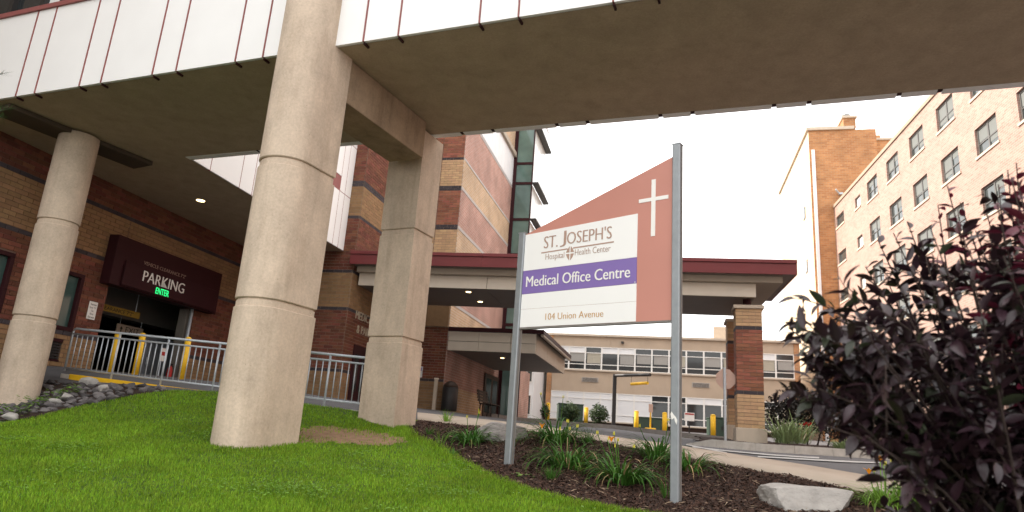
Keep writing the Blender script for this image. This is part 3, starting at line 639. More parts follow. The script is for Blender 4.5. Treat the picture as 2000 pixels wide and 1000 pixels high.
mb = MB(); mb.tube([U(16.15, T0 - .075, 1.2), U(16.15, T0 - .075, 2.2)], .02, 6); mb.build('post', 'galv', wp)
mb = MB(); mb.fbox(16.1, 16.22, T0 - .045, T0 - .042, 2.05, 2.15); mb.build('symbol', 'red_paint', wp)

# ================================================================== BRIDGE
N0, N1 = np.array([-9.55, 11.51, 0]), np.array([1.18, 7.38, 0]); ND = (N1 - N0) / np.linalg.norm(N1 - N0); NN = np.array([ND[1], -ND[0], 0])   # NN points out, to the camera
F0, F1 = np.array([-7.13, 13.91, 0]), np.array([7.15, 8.71, 0]); FD = (F1 - F0) / np.linalg.norm(F1 - F0); FN = np.array([-FD[1], FD[0], 0])
br = thing('pedestrian_bridge', (N0 + N1) / 2 + Z * HS, 'white panelled pedestrian bridge with brown soffit crossing overhead on concrete columns', 'bridge')
nL, nR, fR = N0 - ND * 5, N0 + ND * 24, F0 + FD * 27
e_ = .17
fl = F0 - FD * .6
wallpt = U(8.3, T0, 0)
kw = (T0 - .2 - float(np.dot(N0, B))) / float(np.dot(ND, B)); Nw = N0 + ND * kw - NN * .05          # where the near edge meets the parking wall
fq = U(11.93, TW - .03, 0)
mb = MB(); mb.add([(*p[:2], HS) for p in (Nw, nR - NN * .05, fR - FN * e_, fq, U(19.27, TW - .03, 0), U(19.27, T0 - .2, 0))], [(0, 1, 2, 3), (0, 3, 4, 5)])
mb.build('soffit', 'soffit', br)
mb = MB(); mb.prism([tuple(p[:2]) for p in (Nw - NN * .2, nR - NN * .2, fR - FN * .3, F0 - FN * .3 + FD * .1)], HS + .2, 10.2); mb.build('bridge_body', 'sign_white', br)
us = [-4.6, -3.9, -2.9, -2.3, -1.3, -.7, .43, .92, 2.03, 2.54, 3.70, 4.21, 5.41, 5.94, 7.72, 8.29, 9.53, 10.09, 11.35, 11.9, 13.1, 13.65, 14.9, 15.45, 16.7, 17.3, 18.5, 19.1, 20.3, 23.9]
ZS = 7.66
for i in range(len(us) - 1):
    if us[i] == 5.94:
        pairs = [(5.94, 6.42), (7.05, 7.72)]     # the round column stands in between
        pairs = [(5.94, 7.72)]
    else: pairs = [(us[i], us[i + 1])]
    for a, b in pairs:
        mb = MB(); mb.box(N0 + ND * (a + .012) - NN * .06 + Z * HS, ND * (b - a - .024), NN * .06, Z * (ZS - HS)); mb.build('fascia_panel', 'fascia_white', br)
for u in us[1:-1]:
    mb = MB(); o = N0 + ND * (u - .009) - NN * .05
    mb.box(o + Z * (HS - .002), ND * .018, NN * .065, Z * (ZS - HS)); mb.build('joint_fin', 'fin_red', br)
    mb = MB(); mb.box(o - NN * .09 + Z * (HS - .035), ND * .028, NN * .12, Z * .03); mb.build('fin_foot', 'maroon', br)
mb = MB(); mb.box(N0 - ND * 4.6 - NN * .05 + Z * ZS, ND * 28.5, NN * .09, Z * .09); mb.build('window_sill', 'fin_red', br)
wus = [-4.6, -3.2, -1.4, -.42, .48, 1.0, 2.4, 3.3, 5, 6, 8, 9, 11, 12, 14, 15, 17, 19]
for i in range(len(wus) - 1):
    mb = MB(); a, b = wus[i], wus[i + 1]; mb.box(N0 + ND * (a + .03) - NN * .1 + Z * (ZS + .09), ND * (b - a - .06), NN * .03, Z * 1.7); mb.build('pane', 'glass_dark' if a < -.4 else 'glass_bright', br)
for u in wus[1:]:
    mb = MB(); mb.box(N0 + ND * (u - .05) - NN * .12 + Z * (ZS + .09), ND * .10, NN * .14, Z * 1.7); mb.build('mullion', 'black_metal', br)
mb = MB(); mb.box(N0 - ND * 4.6 - NN * .12 + Z * (ZS + 1.79), ND * 28.5, NN * .14, Z * .8); mb.build('roof_edge', 'fascia_white', br)
# far edge trim, in lengths with dark gaps
fu = [1.9, 2.9, 3.5, 4.7, 5.3, 6.48, 7.09, 8.29, 8.84, 10.08, 10.60, 11.85, 12.36, 13.6, 14.13, 15.4, 15.9, 17.2, 17.7, 19, 26.9]
pu = .02
for u in fu:
    mb = MB(); mb.box(F0 + FD * pu - FN * .13 + Z * (HS - .012), FD * (u - pu - .035), FN * .13, Z * 1.7); mb.build('far_panel', 'fascia_white', br); pu = u + .035
    mb = MB(); mb.box(F0 + FD * (u - .03) - FN * .14 + Z * (HS - .004), FD * .06, FN * .10, Z * .3); mb.build('fin_foot', 'maroon', br)
dl = thing('downlight', (-8.1, 16.78, HS), 'round glowing downlight in the dark soffit left of the round column', 'light')
mb = MB(); mb.tube([(-8.1, 16.78, HS - .012), (-8.1, 16.78, HS + .001)], .13, 20); mb.build('rim', 'cream', dl, smooth=False)
mb = MB(); mb.tube([(-8.1, 16.78, HS - .018), (-8.1, 16.78, HS - .012)], .10, 20); mb.build('lens', 'lamp_warm', dl)

# ------------------------------------------------------------------ columns and beams
BD = np.array([1.25, 2.62, 0]); BD /= np.linalg.norm(BD); BN = np.array([-BD[1], BD[0], 0]); BP = np.array([-2.81, 8.85, 0])
def bullet(k0, k1, w, shrink=0):
    w2 = w / 2 - shrink; c = BP + BN * w / 2 + BD * k0; out = []
    for i in range(25):
        a = math.pi * i / 24; out.append(c + BN * w2 * math.cos(a) - BD * w2 * math.sin(a))
    out += [BP + BN * shrink + BD * (k1 - shrink), BP + BN * (w - shrink) + BD * (k1 - shrink)]
    return [tuple(p[:2]) for p in out]
def ccw(P):
    a = sum(P[i][0] * P[(i + 1) % len(P)][1] - P[(i + 1) % len(P)][0] * P[i][1] for i in range(len(P))); return P if a > 0 else P[::-1]
def column(name, loc, label, outline, levels, mat='concrete'):
    c = thing(name, loc, label, 'column')
    for i in range(len(levels) - 1):
        z0, z1 = levels[i], levels[i + 1]; top = i == len(levels) - 2; mb = MB()
        rings = [(z0, .012 if i else 0), (z0 + (.012 if i else .001), 0), (z1 - (.11 if not top else .001), 0), (z1 - (.10 if not top else 0), .018 if not top else 0), (z1 - (.022 if not top else 0), .018 if not top else 0), (z1 - (.02 if not top else 0), .03 if not top else 0), (z1, .03 if not top else 0)]
        V = []; n = None
        for z, s in rings:
            P = ccw(outline(s)); n = len(P); V += [(*p, z) for p in P]
        F = [tuple(range(n - 1, -1, -1)), tuple((len(rings) - 1) * n + j for j in range(n))] + [(r * n + j, r * n + (j + 1) % n, (r + 1) * n + (j + 1) % n, (r + 1) * n + j) for r in range(len(rings) - 1) for j in range(n)]
        mb.add(V, F); o = mb.build('shaft_segment', mat, c, smooth=False)
        me = o.data
        for p in me.polygons:
            if abs(p.normal.z) < .3: p.use_smooth = True
        if hasattr(me, 'set_sharp_from_angle'): me.set_sharp_from_angle(angle=math.radians(28))
    return c
W1 = .76
column('concrete_column', BP + BN * W1 / 2 + Z * .2, 'tall concrete column with rounded front between the lawn and the bridge', lambda s: bullet(-.11, .46, W1, s), [-.1, 2.05, 3.98, 9.6])
C2 = np.array([-1.74, 11.49, 0])
def sq(s): return [tuple((C2 + BN * a + BD * b)[:2]) for a, b in ((s, s), (.72 - s, s), (.72 - s, .66 - s), (s, .66 - s))]
column('concrete_column', C2 + Z * .5, 'square concrete column behind the rounded one, beside the mulch bed', sq, [.3, 2.07, 3.99, 5.85])
def rnd(s, c=(-8.96, 13.0), r=.365): return [(c[0] + (r - s) * math.cos(2 * math.pi * i / 40), c[1] + (r - s) * math.sin(2 * math.pi * i / 40)) for i in range(40)]
column('concrete_column', (-8.96, 13.0, .4), 'round concrete column at the rocks beside the parking entrance', rnd, [.1, 2.14, 4.03, 5.86])
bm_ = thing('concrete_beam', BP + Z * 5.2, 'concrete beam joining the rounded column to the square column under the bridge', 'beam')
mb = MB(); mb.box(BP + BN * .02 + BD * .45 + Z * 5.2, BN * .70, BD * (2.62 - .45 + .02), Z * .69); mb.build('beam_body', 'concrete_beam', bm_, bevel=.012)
# second beam, nearly flush with the soffit, on the round column
q = np.array([-9.45, 11.64, 0]); e2 = np.array([-8.05, 14.19, 0]); dd = (e2 - q) / np.linalg.norm(e2 - q); dn = np.array([-dd[1], dd[0], 0])
cbm = thing('concrete_beam', q + Z * 5.78, 'shallow dark beam in the soffit above the round column by the parking wall', 'beam')
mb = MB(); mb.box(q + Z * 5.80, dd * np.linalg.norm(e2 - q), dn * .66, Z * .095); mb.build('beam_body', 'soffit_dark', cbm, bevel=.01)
# ================================================================== ENTRANCE CANOPY
CO0, CO1 = U(19.1, -9.72, 0), U(19.75, 3.5, 0); CX = (CO1 - CO0) / np.linalg.norm(CO1 - CO0); CY = np.array([-CX[1], CX[0], 0]); CF = (CO0, CY, CX)     # s = depth, t = along
CLn = float(np.dot(CO1 - CO0, CX)); DP = 3.75
ca = thing('entrance_canopy', CO0 + CX * 6 + Z * 4.9, 'long flat entrance canopy with dark red edge and cream panels over the driveway', 'canopy')
cuts = [-.05, 4.2, 6.2, 9.6, CLn]
for i in range(len(cuts) - 1):
    mb = MB(); mb.fbox(0, .08, cuts[i], cuts[i + 1] - .006, 5.45, 5.76, CF); mb.build('fascia_panel', 'canopy_red', ca)
    mb = MB(); mb.fbox(-.035, .08, cuts[i], cuts[i + 1] - .004, 5.765, 5.87, CF); mb.build('roof_edge', 'canopy_red', ca, bevel=.008)
mb = MB(); mb.fbox(.08, DP, CLn - .08, CLn, 5.45, 5.87, CF); mb.build('fascia_panel', 'canopy_red', ca)
mb = MB(); mb.fbox(.085, DP, -.05, CLn - .085, 5.452, 5.84, CF); mb.build('roof', 'panel_grey', ca)
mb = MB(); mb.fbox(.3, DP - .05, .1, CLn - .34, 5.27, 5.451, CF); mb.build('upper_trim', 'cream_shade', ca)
pc = [.12, 4.3, 9.62, CLn - 1.02]
for i in range(3):
    mb = MB(); mb.fbox(.5, .58, pc[i], pc[i + 1] - .018, 4.88, 5.265, CF); mb.build('cream_panel', 'cream', ca)
    mb = MB(); mb.fbox(.6, DP - .1, pc[i], pc[i + 1] - .018, 4.895, 5.262, CF); mb.build('soffit_panel', 'panel_grey', ca)
for px, py in ((915, 570), (938, 589)):
    p = CO + ray(px, py) * (4.888 - EYE) / ray(px, py)[2]
    mb = MB(); mb.tube([p - Z * .006, p + Z * .012], .11, 18); l_ = mb.build('downlight', 'cream', ca); mb = MB(); mb.tube([p - Z * .012, p - Z * .006], .08, 16); mb.build('lens', 'lamp_warm', l_)
# pillars
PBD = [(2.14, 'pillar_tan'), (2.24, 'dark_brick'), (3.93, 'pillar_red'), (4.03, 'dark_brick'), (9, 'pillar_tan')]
def pillar(s, t, w, zb, ztop, label, shift=0.0, bands=PBD):
    c = U(s, t, zb); p = thing('brick_pillar', c, label, 'pillar')
    mb = MB(); mb.fbox(s - .05, s + w + .05, t - .05, t + w + .05, zb - .3, zb + .42); mb.build('base', 'limestone', p, bevel=.015)
    mb = MB(); mb.fbox(s + .014, s + w - .014, t + .014, t + w - .014, zb + .42, ztop - .1); core = mb.build('core', 'mortar', p)
    z0 = zb + .42; z1 = ztop - .1
    brick_wall(core, U(s + .014, t, 0), B, -A, w, z0, z1, bands, (), single=400, bl=.36)
    brick_wall(core, U(s, t + .014, 0) , A, -B, w, z0, z1, bands, (), single=400, off=1, bl=.36)
    brick_wall(core, U(s, t + w - .014, 0), A, B, w, z0, z1, bands, (), bl=.36)
    brick_wall(core, U(s + w - .014, t, 0), B, A, w, z0, z1, bands, (), bl=.36)
    mb = MB(); mb.fbox(s - .06, s + w + .06, t - .06, t + w + .06, ztop - .1, ztop); mb.build('cap', 'limestone', p, bevel=.012)
    mb = MB(); mb.tube([U(s + w / 2, t + w / 2, ztop), U(s + w / 2, t + w / 2, ztop + .35)], .12, 12); mb.build('stub_post', 'maroon', p)
    return p
pillar(20.3, 1.88, .72, .80, 4.66, 'front banded brick pillar carrying the right end of the canopy')
pillar(22.9, 1.86, .72, .95, 4.72, 'rear banded brick pillar in shade just behind the front one')

# ------------------------------------------------------------------ low canopy over the side entrance
lc = thing('low_canopy', U(24, -6.3, 3.45), 'low cream panelled canopy with brown roof edge over the side entrance', 'canopy')
LT0, LT1, LE = T2 + .03, -4.62, 31.3
mb = MB(); mb.fbox(23.92, LE, LT0, LT1 + .28, 4.17, 4.32); mb.build('roof_edge', 'maroon', lc)
pcs = [LT0, -6.75, -5.55, LT1]
for i in range(3):
    for z0, z1 in ((3.47, 3.80), (3.82, 4.165)):
        mb = MB(); mb.fbox(24.0, 24.07, pcs[i] + .008, pcs[i + 1] - .008, z0, z1); mb.build('cream_panel', 'cream', lc)
for i in range(3):
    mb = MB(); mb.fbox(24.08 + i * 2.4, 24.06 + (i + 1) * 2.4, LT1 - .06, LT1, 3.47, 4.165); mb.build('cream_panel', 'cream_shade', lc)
mb = MB(); mb.fbox(24.075, LE, LT0, LT1 - .065, 3.5, 4.16); mb.build('soffit', 'panel_grey', lc)
mb = MB(); mb.tube([U(26, -6.3, 3.485), U(26, -6.3, 3.5)], .1, 16); l_ = mb.build('downlight', 'cream', lc); mb = MB(); mb.tube([U(26, -6.3, 3.478), U(26, -6.3, 3.485)], .075, 16); mb.build('lens', 'lamp_warm', l_)
mb = MB(); mb.tube([U(24.0, LT1 + .22, 4.12), U(LE, LT1 + .22, 4.12)], .06, 8); mb.build('gutter', 'cream_shade', lc)
# wall and doors below it belong to the hospital building
mb = MB(); mb.fbox(24.0, 33, T2 + .026, T2 + .05, 1.2, 2.2); mb.build('wall_band', 'side_brick_tan', hb)
mb = MB(); mb.fbox(29.5, 32.0, T2 + .05, T2 + .10, 1.25, 3.2); d2 = mb.build('door', 'bench_brown', hb, bevel=.01)
mb = MB()
for s in (29.7, 30.9): mb.fbox(s, s + .9, T2 + .10, T2 + .106, 1.5, 3.0)
mb.build('pane', 'glass_dark', d2)
mb = MB(); mb.fbox(33, 40, T2 - 1.5, T2, 1.2, 4.2); mb.build('wall', 'side_brick', hb)
nt_ = thing('notice_board', U(23.9, -8.7, 2.4), 'small pale blue notice on the brick behind the square column', 'sign')
mb = MB(); p = pt(823, 737, 22.0); s_, t_ = st(p); mb.fbox(23.96, 23.975, -8.98, -8.78, 2.42, 2.82); mb.build('sign_plate', 'panel_white', nt_)
mb = MB(); mb.fbox(23.95, 23.958, -8.95, -8.81, 2.66, 2.78); mb.build('symbol', 'sign_purple', nt_)
# bench, bin and post under the low canopy
def hz(s, t): p = U(s, t, 0); return h(p[0], p[1])
bs, btt = 25.6, -6.75; g = hz(bs, btt)
be = thing('bench', U(bs, btt, g), 'dark brown slatted bench against the wall under the low canopy', 'bench')
for i in range(4):
    mb = MB(); mb.fbox(bs - .75, bs + .75, btt - .02 + i * .115, btt + .08 + i * .115, g + .43, g + .46); mb.build('seat_slat', 'bench_brown', be)
for i in range(4):
    mb = MB(); mb.fbox(bs - .75, bs + .75, btt - .10 - i * .02, btt - .07 - i * .02, g + .52 + i * .11, g + .61 + i * .11); mb.build('back_slat', 'bench_brown', be)
for s in (bs - .6, bs + .6):
    mb = MB(); mb.tube([U(s, btt + .4, g), U(s, btt + .4, g + .43), U(s, btt - .05, g + .43), U(s, btt - .14, g + .95)], .025, 6); mb.tube([U(s, btt - .02, g + .43), U(s, btt - .06, g)], .025, 6); mb.build('leg', 'black_metal', be)
g = hz(23.6, -7.6)
tb_ = thing('trash_can', U(23.5, -7.55, g), 'dark litter bin with dome lid beside the side entrance', 'bin')
mb = MB(); c = U(23.5, -7.5, 0); mb.tube([c + Z * z for z in (g, g + .03, g + .8, g + .82)], [.26, .28, .28, .26], 16); mb.build('body', 'black_metal', tb_, smooth=True)
mb = MB(); mb.tube([c + Z * z for z in (g + .82, g + .9, g + 1.0, g + 1.04)], [.27, .25, .15, .03], 16); mb.build('lid', 'bench_brown', tb_, smooth=True)
g = hz(23.4, -8.0)
po = thing('short_post', U(23.4, -8.05, g), 'short pale square post next to the litter bin', 'post')
mb = MB(); mb.fbox(23.4, 23.5, -8.1, -7.98, g - .05, g + 1.05); mb.build('shaft', 'limestone', po, bevel=.01)
mb = MB(); mb.fbox(23.39, 23.51, -8.11, -7.97, g + 1.05, g + 1.1); mb.build('cap', 'cream', po)

# ================================================================== LOW OFFICE BUILDING ACROSS THE ROAD
LS = 46.0
lo = thing('office_building', U(LS, 0, 1.5), 'long low beige office building with two bands of white framed windows', 'building')
LL, LR = -7.62, 7.72; ZT, UB, UT, LB_, LTp = 7.5, 5.18, 6.72, 1.9, 3.72
wb = MB(); wb.fbox(LS + .02, LS + 9, LL - .35, LR + .3, .8, 7.42); wb.build('core', 'beige', lo)
for z0, z1 in ((UT, 7.42), (LTp, UB)):
    for i in range(4):
        mb = MB(); w_ = (LR - LL) / 4; mb.fbox(LS - .08, LS + .02, LL + i * w_, LL + (i + 1) * w_ - .008, z0, z1); mb.build('wall_panel', 'beige', lo)
mb = MB(); mb.fbox(LS - .10, LS + .02, LL, LR, .9, LB_); mb.build('plinth', 'soil', lo)
mb = MB(); mb.fbox(LS - .26, LS + 9.2, LL - .5, LR + .4, 7.42, 7.56); mb.build('roof_edge', 'limestone', lo)
mb = MB(); mb.fbox(LS - .2, LS, LL, LR, UB - .09, UB); mb.fbox(LS - .16, LS, LL, LR, LB_ - .07, LB_); mb.build('window_sill', 'limestone', lo)
for t0 in (LL - .34, LR): 
    mb = MB(); mb.fbox(LS - .12, LS + .5, t0, t0 + .33, .8, 7.41); mb.build('brick_pier', 'red_brick', lo)
far_brick('pier_brick', (.50, .25, .11), (.40, .18, .075), (.42, .3, .2), B); 
for o in lo.children:
    if o.name.startswith('brick_pier'): o.data.materials[0] = MATS['pier_brick']
nW = 14; ww = (LR - LL) / nW; r_ = random.Random(3)
for row, (z0, z1) in enumerate(((UB, UT), (LB_, LTp))):
    for i in range(nW):
        a, b = LL + i * ww, LL + (i + 1) * ww; f = .05; H1 = z0 + (z1 - z0) * (.74 if row == 0 else .78); H2 = z0 + (z1 - z0) * .24
        mb = MB(); fs = LS - .08
        for q in ((a, b, z0, z0 + f), (a, b, z1 - f, z1), (a, a + f, z0 + f, z1 - f), (b - f, b, z0 + f, z1 - f), (a + f, b - f, H1 - f / 2, H1 + f / 2), (a + f, b - f, H2 - f / 2, H2 + f / 2)): mb.fbox(fs, LS, q[0], q[1], q[2], q[3])
        wn = mb.build('window', 'win_white', lo)
        if row == 1 and i < 6:
            for zA, zB in ((z0 + f, H2 - f / 2), (H2 + f / 2, H1 - f / 2), (H1 + f / 2, z1 - f)):
                mb = MB(); mb.fbox(LS - .05, LS - .01, a + f, b - f, zA, zB); mb.build('infill_panel', 'panel_white', wn)
            continue
        top = r_.random() < .5
        for zA, zB, m_ in ((z0 + f, H2 - f / 2, 'glass_dark'), (H2 + f / 2, H1 - f / 2, 'glass_dark'), (H1 + f / 2, z1 - f, 'panel_white' if top else 'glass_dark')):
            mb = MB(); mb.fbox(LS - .035, LS - .025, a + f, b - f, zA, zB); mb.build('infill_panel' if m_ == 'panel_white' else 'pane', m_, wn)
        k_ = r_.random()
        if k_ < .75:
            mb = MB(); mb.fbox(LS - .036, LS - .0352, a + f + .08 * (k_ < .5), b - f - .02, H2 + (.12 if k_ > .35 else .03) + f, H1 - f / 2); mb.build('blind', 'blind' if row == 0 and k_ > .2 else 'curtain', wn)
for t in (-5.05, 2.05):
    mb = MB(); mb.fbox(LS - .13, LS - .08, t - .55, t + .55, 4.38, 4.68); vt = mb.build('air_vent', 'kerb', lo); mb = MB()
    for i in range(5): mb.fbox(LS - .15, LS - .13, t - .5, t + .5, 4.41 + i * .052, 4.44 + i * .052)
    mb.build('slat', 'kerb_dark', vt)
mb = MB(); mb.fbox(LS - .3, LS - .1, -3.05, -2.9, 7.0, 7.14); mb.build('camera_housing', 'black_metal', lo)
mb = MB()
for i in range(9): mb.tube([U(LS + 1, 4.6 + i * .55, 7.56), U(LS + 1, 4.6 + i * .55, 8.3)], .02, 5)
mb.tube([U(LS + 1, 4.6, 8.3), U(LS + 1, 9.0, 8.3)], .025, 5); mb.tube([U(LS + 1, 4.6, 7.95), U(LS + 1, 9.0, 7.95)], .015, 5); mb.build('roof_railing', 'galv', lo)
mb = MB(); mb.fbox(LS + 2.0, LS + 5, 3.0, 4.4, 7.56, 8.7); mb.build('roof_hatch', 'limestone', lo)
# white annex seen past the low canopy
an = thing('annex_building', U(44, -9.5, 1.5), 'white two storey annex with grey windows behind the low canopy', 'building')
mb = MB(); mb.fbox(42.6, 50, -12, -8.2, 1.0, 7.2); mb.build('wall', 'panel_white', an)
for z in (1.9, 3.9, 5.7):
    for i in range(8):
        mb = MB(); a = -11.95 + i * .47; mb.fbox(42.55, 42.6, a, a + .36, z, z + 1.25); w_ = mb.build('window', 'win_white', an); mb = MB(); mb.fbox(42.54, 42.55, a + .04, a + .32, z + .06, z + 1.19); mb.build('pane', 'glass_grey', w_)

# ================================================================== BRICK TOWER AND RIGHT WING
far_brick('tower_brick', (.46, .215, .085), (.33, .135, .05), (.38, .25, .15), B, bw=.36, bh=.13, var=.2)
RA = np.array([math.sin(math.radians(10)), math.cos(math.radians(10)), 0]); RB = np.array([RA[1], -RA[0], 0]); RO = U(48, 11.02, 0); RF = (RO, RA, RB)
far_brick('wing_brick', (.37, .235, .19), (.275, .16, .125), (.37, .29, .25), RA, bw=.28, bh=.095, var=.07); far_brick('tower_brick_sunlit', (.62, .50, .36), (.56, .43, .30), (.6, .5, .4), A, bw=.36, bh=.13, var=.1)
to = thing('brick_tower', U(48, 11, 1.5), 'orange brick stair tower with pale sunlit left face next to the long wing', 'tower')
mb = MB(); mb.fbox(48, 61, 9.6, 14.0, .6, 23.0); ob = mb.build('wall', ['tower_brick', 'tower_brick_sunlit'], to)
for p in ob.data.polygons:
    if abs(p.normal.dot(Vector(B))) > .9: p.material_index = 1  # paler side face: overexposed sunlight put into the brick colour
mb = MB(); mb.fbox(47.85, 61.1, 9.45, 12.6, 23.0, 23.22); mb.build('coping', 'limestone', to)
mb = MB(); mb.fbox(47.9, 47.99, 9.75, 9.95, 1.2, 21.5); mb.build('downpipe', 'panel_white', to)
mb = MB(); mb.fbox(48.2, 50.5, 12.0, 12.8, 23.22, 24.0); ch = mb.build('chimney', 'tower_brick', to); mb = MB(); mb.fbox(48.1, 50.6, 11.9, 12.9, 24.0, 24.15); mb.build('chimney_cap', 'limestone', ch)
mb = MB(); c = U(48.7, 12.3, 0); mb.tube([c + Z * z for z in (24.15, 24.4, 24.42, 24.7)], [.16, .16, .3, .22], 10); mb.build('roof_vent', 'galv', to)
mb = MB(); mb.fbox(48.6, 54, 12.8, 16, .6, 22.4); mb.build('rear_wall', 'tower_brick', to); mb = MB(); mb.fbox(48.5, 54, 12.8, 16, 22.4, 22.55); mb.build('rear_coping', 'limestone', to)
mb = MB(); mb.fbox(49.5, 50.6, 13.7, 14.7, 22.55, 23.2); mb.build('rear_chimney', 'tower_brick', to)
for z in (13.2, 17.2):
    mb = MB(); mb.fbox(50.2, 50.9, 9.56, 9.6, z, z + .9); w_ = mb.build('window', 'win_grey', to); mb = MB(); mb.fbox(50.27, 50.83, 9.55, 9.56, z + .07, z + .83); mb.build('pane', 'glass_grey', w_)
mb = MB(); mb.box(U(47.75, 11.35, 18.1), A * .25, B * .25, Z * .12); mb.tube([U(47.75, 11.3, 18.2), U(47.6, 11.1, 18.4)], .06, 6); mb.build('floodlight', 'galv', to)

wg_ = thing('brick_wing', RO + Z * 1.5, 'long five storey blond brick hospital wing in warm sun on the right', 'building')
ZR = 17.35
mb = MB(); mb.fbox(-50, 0.02, .16, 14, -1, ZR - .21, RF); mb.build('core', 'wing_brick', wg_)
mb = MB(); mb.fbox(-50, 0.0, -.07, 14, ZR - .2, ZR, RF); mb.build('coping', 'coping_tan', wg_)
WR = random.Random(17); wall_ = MB(); zt = ZR - .202
def wing_window(s0, s1, z0, z1, kind):
    f = .07; mb = MB(); ta, tb = .085, .15
    for q in ((s0, s1, z0, z0 + f), (s0, s1, z1 - f, z1), (s0, s0 + f, z0 + f, z1 - f), (s1 - f, s1, z0 + f, z1 - f)): mb.fbox(q[0], q[1], ta, tb, q[2], q[3], RF)
    if kind == 2:
        m = (s0 + s1) / 2; mb.fbox(m - .05, m + .05, ta, tb, z0 + f, z1 - f, RF)
        for x0, x1 in ((s0 + f, m - .05), (m + .05, s1 - f)): mb.fbox(x0, x1, ta + .005, tb, z0 + (z1 - z0) * .42, z0 + (z1 - z0) * .42 + .05, RF)
    w = mb.build('window', 'win_grey', wg_)
    mb = MB(); mb.fbox(s0 + f, s1 - f, .12, .13, z0 + f, z1 - f, RF); mb.build('pane', 'glass_bright' if kind == 0 else 'glass_grey', w)
    if kind == 2:
        for x0, x1 in ((s0 + f, m - .05), (m + .05, s1 - f)):
            k_ = WR.choice((0, .25, .35, .5, .5, .8))
            if k_: mb = MB(); mb.fbox(x0 + .01, x1 - .01, .112, .119, z1 - f - (z1 - z0 - 2 * f) * k_, z1 - f, RF); mb.build('blind', 'blind_grey', w)
    mb = MB(); mb.fbox(s0 - .08, s1 + .08, -.05, .10, z0 - .10, z0 - .002, RF); mb.build('sill', 'limestone', w)
for r in range(6):
    z0 = 15.27 - 2.545 * r; ops = [(-8.15 - 3.13 * k_, -6.48 - 3.13 * k_, z0, z0 + 1.2, 2) for k_ in range(14)] + [(-2.0, -.35, z0 + .3, z0 + 1.08, 1), (-5.2, -4.25, z0 + .3, z0 + 1.02, 0)]
    wall_.fbox(-50, 0, 0, .16, z0 + 1.2, zt, RF)
    x = -50.0
    for o_ in sorted(ops):
        wing_window(*o_); wall_.fbox(x, o_[0], 0, .16, z0, z0 + 1.2, RF); x = o_[1]
        if o_[2] > z0: wall_.fbox(o_[0], o_[1], 0, .16, z0, o_[2], RF)
        if o_[3] < z0 + 1.2: wall_.fbox(o_[0], o_[1], 0, .16, o_[3], z0 + 1.2, RF)
    wall_.fbox(x, 0, 0, .16, z0, z0 + 1.2, RF); zt = z0
wall_.fbox(-50, 0, 0, .16, -1, zt, RF); wall_.build('wall', 'wing_brick', wg_)
# ================================================================== RAILING, BOLLARDS, STREET THINGS
rl = thing('metal_railing', (RAIL0 + RAIL1) / 2, 'grey galvanised railing along the ramp in front of the garage', 'railing')
rd = (RAIL1 - RAIL0); RL0 = np.linalg.norm(rd[:2]); rail_p = lambda k, dz: RAIL0 + (RAIL2 - RAIL0) * k + Z * dz
LT = np.linalg.norm((RAIL2 - RAIL0)[:2]); hb_, hs_, ht_ = .09, .79, .90
def seg(k0, k1, first):
    mb = MB(); mb.tube([rail_p(k0, hb_), rail_p(k1, hb_)], .018, 8); mb.build('bottom_rail', 'galv', rl, smooth=True)
    mb = MB(); mb.tube([rail_p(k0, hs_), rail_p(k1, hs_)], .018, 8); mb.build('middle_rail', 'galv', rl, smooth=True)
    pts = [rail_p(k0, hb_ - .06), rail_p(k0, ht_ - .06), rail_p(k0 + .003, ht_ - .02), rail_p(k0 + .008, ht_), rail_p(k1, ht_)] if first else [rail_p(k0, ht_), rail_p(k1, ht_)]
    mb = MB(); mb.tube(pts, .023, 8); mb.build('top_rail', 'galv', rl, smooth=True)
KS = .655
seg(0, KS, True); seg(KS + .006, 1, False)
nb_ = int(LT / .132); pm = None
for i in range(1, nb_):
    k_ = i / nb_
    if abs(k_ - KS) < .006: continue
    mb = MB(); p = rail_p(k_, 0)
    if i % 9 == 0: mb.tube([p - Z * .12, p + Z * ht_], .021, 8); mb.build('post', 'galv', rl, smooth=True)
    else: mb.tube([p + Z * hb_, p + Z * hs_], .0105, 6); mb.build('baluster', 'galv', rl, smooth=True)
# concrete ramp edge the railing stands on, with a yellow painted stretch
ed = thing('ramp_edge', (RAIL0 + RAIL1) / 2 - Z * .1, 'low concrete ramp edge under the railing, partly painted yellow', 'kerb')
wv = np.array([.06, .26, 0])
def edge(k0, k1, zt, dy, nm, mat, lab=None):
    p0, p1 = rail_p(k0, 0) + np.array([0, dy, 0]), rail_p(k1, 0) + np.array([0, dy, 0])
    mb = MB(); mb.hexa([p0 - Z * .5, p1 - Z * .5, p1 + wv - Z * .5, p0 + wv - Z * .5, p0 + Z * zt, p1 + Z * zt, p1 + wv + Z * zt, p0 + wv + Z * zt]); mb.build(nm, mat, ed, bevel=.01, label=lab)
edge(.0, .028, -.03, -.09, 'kerb_stone', 'kerb'); edge(.53, .76, -.03, -.09, 'kerb_stone', 'kerb'); edge(.762, 1, -.03, -.09, 'kerb_stone', 'kerb')
edge(.03, .528, -.02, -.09, 'kerb_stone', 'yellow', 'yellow painted kerb stretch')
def bollard(p, hgt, r, label, group):
    t = thing('bollard', p, label, 'bollard', group); p = np.asarray(p)
    mb = MB(); mb.tube([p - Z * .1, p + Z * (hgt - .06)], r, 14); mb.build('post', 'yellow', t, smooth=True)
    mb = MB(); mb.tube([p + Z * (hgt - .058), p + Z * (hgt - .03), p + Z * (hgt - .008), p + Z * hgt], [r * 1.02, r * .95, r * .6, .01], 14); mb.build('cap', 'yellow', t, smooth=True)
